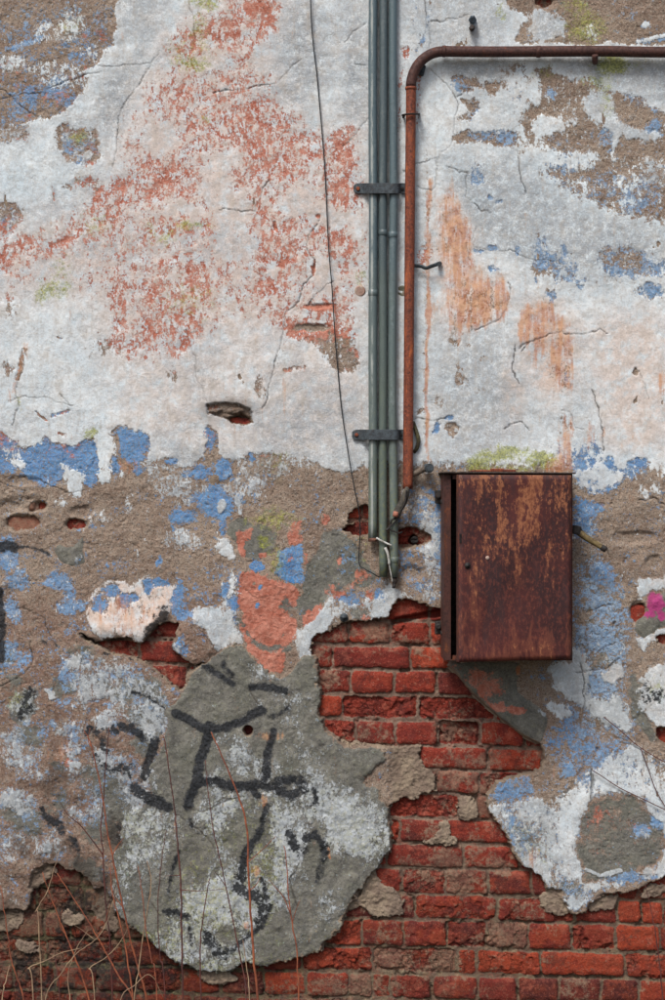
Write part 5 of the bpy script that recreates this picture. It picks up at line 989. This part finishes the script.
# ================================================================== dry stems in front of the wall
def stem_mat(name, a, b):
    m = Mat(name); n = m.noise(30, 5, .6); return m.fin(m.mix(n.ss(.4, .6), lin(a), lin(b)), .7, spec=.3)
MS = [stem_mat('orange brown stem', (150, 86, 58), (116, 66, 50)), stem_mat('dark red stem', (98, 56, 50), (74, 48, 46)), stem_mat('pale straw stem', (156, 132, 104), (128, 104, 84))]
STEMS = [
 ([(89,1000),(74,955),(66,935),(57,914),(42,872)],1.3,0,.12,'slender orange stem leaning left across the lowest left bricks'),
 ([(134,1002),(120,978),(110,960),(97,936),(84,914),(70,893),(57,873)],1.3,0,.16,'orange stem leaning far left, crossing the pale stems'),
 ([(147,1002),(140,975),(134,953),(123,907),(112,855),(107,830),(103,800),(92,748),(84,730)],1.5,0,.14,'tall thick orange stem bending left in front of the cement patch edge'),
 ([(112.5,1002),(110,945),(106,907),(103,855),(101,830),(104,790),(107,750),(109,727)],1.2,1,.10,'tall upright dark red stem in the left group'),
 ([(133,1002),(126,950),(118,915),(112,890),(110,868)],1.2,0,.2,'short orange stem standing close to the tall thick one'),
 ([(24,1002),(16,975),(10,953),(5,915),(1,886)],1.2,0,.12,'orange stem near the far left corner'),
 ([(183,1002),(182,950),(181,890),(178,850),(175,815),(168,760),(163,735)],1.4,1,.10,'tall straight dark stem in front of the big cement patch'),
 ([(201,1002),(200,950),(203,918),(208,886),(210,878)],1.1,1,.12,'short dark stem curving right, left half of the cement patch'),
 ([(246,985),(243,970),(238,945),(226,886),(213.6,830),(208,790),(205,760)],1.2,1,.10,'dark stem leaning left in front of the spray painted circle'),
 ([(258,1002),(253,945),(249,881),(247,830),(240,800),(228,770),(217,745),(211,732)],1.7,0,.16,'thickest bright orange stem in front of the cement patch'),
 ([(299,1002),(297,953),(290,907),(286,856),(284,846)],1.2,0,.12,'orange stem at the right side of the cement patch'),
 ([(134,1002),(140,958),(148,905),(151,881),(147,861)],1.0,2,.2,'pale stem with a hooked top beside the cement patch edge'),
 ([(160,958),(158,900),(163,850),(166,830)],.9,1,.08,'fine dark stem left of the straight stem'),
 ([(29,968),(45,961),(61,953),(82,948)],1.0,2,.22,'pale straw stem lying slanting over the left bricks'),
 ([(46,997),(60,975),(77,953),(95,940),(106,925),(112,905),(117,890)],.9,2,.18,'pale curved stem rising between the orange stems'),
 ([(36,912),(48,890),(55,865),(60,848)],.9,2,.14,'short pale twig above the small brick hole at left'),
 ([(60,1002),(57,970),(54,955)],1.0,1,.14,'stubby dark stem among the lowest left bricks'),
 ([(70,1002),(68,975),(76,950),(88,930)],.9,2,.18,'pale bent stem under the lying straw'),
 ([(2,1002),(6,980),(10,965)],1.0,2,.2,'pale stub in the far left corner'),
 ([(120,1002),(135,985),(150,975),(165,1000)],.9,2,.24,'pale looping stem at the foot of the wall'),
 ([(152,962),(146,930),(142,890),(138,866)],.9,0,.2,'thin orange shoot behind the pale hooked stem'),
 ([(663,1002),(659,960),(655,930),(650,905),(645,885)],1.0,1,.06,'thin dark stem at the lower right corner'),
 ([(250,1002),(247,970),(243,940)],1.0,2,.2,'short pale shoot at the foot of the thick orange stem'),
 ([(246,1002),(245,982),(242,965)],1.0,1,.16,'stubby dark shoot left of the thick orange stem'),
 ([(90,968),(105,958),(118,945),(130,925)],.8,2,.15,'faint pale twig crossing behind the orange stems'),
]
BR = {2: [([(123,907),(116,898),(110,884)],.8), ([(112,855),(118,845),(124,838)],.7), ([(92,748),(88,740),(90,728)],.6)], 3: [([(103,855),(92,840),(80,825),(68,815),(60,802)],.9), ([(106,907),(112,895),(118,880)],.7)], 10: [([(291,912),(284,898),(276,888),(269,880)],.8), ([(292,925),(296,910),(300,900)],.6)],
 8: [([(226,886),(220,878),(215,872)],.6)], 6: [([(181,893),(200,891),(224,889)],.6), ([(180,877),(165,876)],.6)], 9: [([(250,890),(256,885),(260,878)],.7), ([(248,862),(262,850),(276,836)],.6)], 1: [([(97,936),(104,925),(110,905)],.7)], 0: [([(66,935),(60,925),(62,910)],.6)], 14: [([(95,940),(82,930),(74,925)],.6)]}
for i, (pts, w, mi, d, lb) in enumerate(STEMS):
    r_ = random.Random(i * 7 + 1)
    base = pts[0]
    full = [(base[0] + (base[0] - pts[1][0]) * .4, GY + 3)] + pts if base[1] > 990 else pts
    P3 = [P(x, y, d - .45 * d * (k / len(full))) for k, (x, y) in enumerate(full)]
    if base[1] <= 990:   # fallen or rooted further out: run down to the soil
        P3 = [Vector((P3[0].x + .03, -d - .04, -.01)), P3[0] + Vector((.01, -.01, -.03))] + P3
    else: P3[0].z = -.01
    c = catmull(P3, 6); n = len(c)
    for k in range(1, n): c[k] += Vector((r_.uniform(-1, 1), r_.uniform(-1, 1), 0)) * (.0028 if k % 5 == 0 else .0008)
    rt = empty('dry_stem', c[0]); tag(rt, lb, 'dry stem', 'dry stems growing at the foot of the wall')
    tube('stalk', c, [w / S * .82 * (1 - .6 * k / n) for k in range(n)], MS[mi], rt, seg=6)
    for bp, bw in BR.get(i, []):
        x0, y0 = bp[0]
        # start the branch on the stalk itself
        j = min(range(n), key=lambda q: abs((CX + c[q].x * S * DC / (DC + c[q].y)) - x0) + abs((500 - (c[q].z - ZC) * S * DC / (DC + c[q].y)) - y0))
        s0 = c[j]; bb = [s0] + [P(x, y, -s0.y + .01 * q) for q, (x, y) in enumerate(bp[1:])]
        cb = catmull(bb, 5); tube('twig', cb, [bw / S * .8 * (1 - .6 * q / len(cb)) for q in range(len(cb))], MS[mi], rt, seg=5)
    parent_keep(rt, c[0])
# thin dead creeper strands at the right
for pts, lb in (([(592,770),(600,775),(620,788),(645,800),(670,812),(720,835)],'thin dark creeper strand crossing the lower right plaster'), ([(604,717),(622,732),(641,748),(672,766),(720,790)],'upper thin creeper strand slanting down to the right edge'), ([(641,749),(648,768),(655,788),(663,803),(680,830)],'creeper strand branching steeply down to the right edge')):
    tag(tube('creeper_strand', catmull([P(x, y, .012 + .004 * math.sin(i * 2)) for i, (x, y) in enumerate(pts)], 6), .0014, MS[1], seg=5), lb, 'creeper', 'dead creeper strands at right')

# ------------------------------------------------------------------ ground with litter
gm = Mat('damp soil'); g1 = gm.noise(8, 8, .65); g2 = gm.noise(60, 6, .7)
MG_ = gm.fin(gm.mix(g2.ss(.35, .65), gm.mix(g1.ss(.4, .6), lin((74, 64, 52)), lin((98, 88, 66))), lin((58, 50, 42))), .95, g1 + g2, .02)
bm = bmesh.new(); N = 90
gx = [(-1 + 2 * i / N) for i in range(N + 1)]; vv = []
for j in range(N + 1):
    row = []
    for i in range(N + 1):
        x = 3.2 * gx[i] + 60 * gx[i] ** 5; t_ = j / N; y = .12 - 3 * t_ - 60 * t_ ** 4
        z = .02 * math.sin(x * 3.1 + y) * math.sin(y * 4) + .012 * math.sin(x * 11) * math.sin(y * 9 + 2) - .012
        row.append(bm.verts.new((x, y, z)))
    vv.append(row)
for j in range(N):
    for i in range(N): bm.faces.new((vv[j][i], vv[j][i + 1], vv[j + 1][i + 1], vv[j + 1][i])).smooth = True
gnd = done(bm, 'ground', MG_); tag(gnd, kind='structure')
bm = bmesh.new(); rg = random.Random(9)
for i in range(5200):
    x = rg.uniform(-2.4, 2.4); y = -.02 - abs(rg.gauss(0, .9)); h = rg.uniform(.03, .10) ; a = rg.uniform(0, 6.28); l = rg.uniform(.1, .8) * h; w = rg.uniform(.0012, .0028)
    if y < -2.6: continue
    dx, dy = math.cos(a), math.sin(a); p = Vector((x, y, -.012)); q = p + Vector((dx * l * .4, dy * l * .3, h * .6)); r = p + Vector((dx * l, dy * l * .6, h))
    if r.y > -.012: continue
    s_ = Vector((-dy, dx, 0)) * w
    v = [bm.verts.new(t_) for t_ in (p - s_, p + s_, q + s_ * .7, q - s_ * .7, r)]
    bm.faces.new(v[:4]); bm.faces.new((v[3], v[2], v[4]))
gr = done(bm, 'grass', stem_mat('dry grass blades', (110, 104, 62), (140, 122, 82))); tag(gr, 'short dry grass along the foot of the wall', 'grass', kind='stuff')

# ------------------------------------------------------------------ camera and daylight
cam = bpy.data.cameras.new('camera'); co = bpy.data.objects.new('camera', cam); COL.objects.link(co); scene.camera = co
co.location = (0, -DC, ZC); co.rotation_euler = (math.radians(90), 0, 0)
cam.sensor_fit = 'VERTICAL'; cam.sensor_height = 24; cam.lens = 24 * DC / (1000 / S); cam.clip_end = 500; cam.clip_start = .05
w = bpy.data.worlds.new('World'); scene.world = w; w.use_nodes = True; nt = w.node_tree; nt.nodes.clear()
o_ = nt.nodes.new('ShaderNodeOutputWorld'); bg = nt.nodes.new('ShaderNodeBackground'); sk = nt.nodes.new('ShaderNodeTexSky'); sk.sky_type = 'NISHITA'; sk.sun_disc = False
EL, AZ = math.radians(52), math.radians(205)     # sun up and to the left, behind the viewer
sk.sun_elevation = EL; sk.sun_rotation = AZ; sk.air_density = 1; sk.dust_density = 4; sk.ozone_density = .6
nt.links.new(sk.outputs[0], bg.inputs[0]); nt.links.new(bg.outputs[0], o_.inputs[0]); bg.inputs[1].default_value = .105
sl_ = bpy.data.lights.new('sun', 'SUN'); sl_.energy = 1.9; sl_.angle = math.radians(16); sl_.color = (1, .975, .94); so = bpy.data.objects.new('sun', sl_); COL.objects.link(so)
dirv = Vector((math.sin(AZ) * math.cos(EL), math.cos(AZ) * math.cos(EL), math.sin(EL))); so.rotation_euler = dirv.to_track_quat('Z', 'Y').to_euler(); so.location = (-3, -6, 6)
scene.view_settings.view_transform = 'Standard'; scene.view_settings.look = 'None'; scene.view_settings.exposure = 0.36; scene.view_settings.gamma = 1
scene.render.engine = 'CYCLES'; scene.cycles.max_bounces = 3; scene.cycles.diffuse_bounces = 1; scene.cycles.glossy_bounces = 1
bpy.context.view_layer.update()
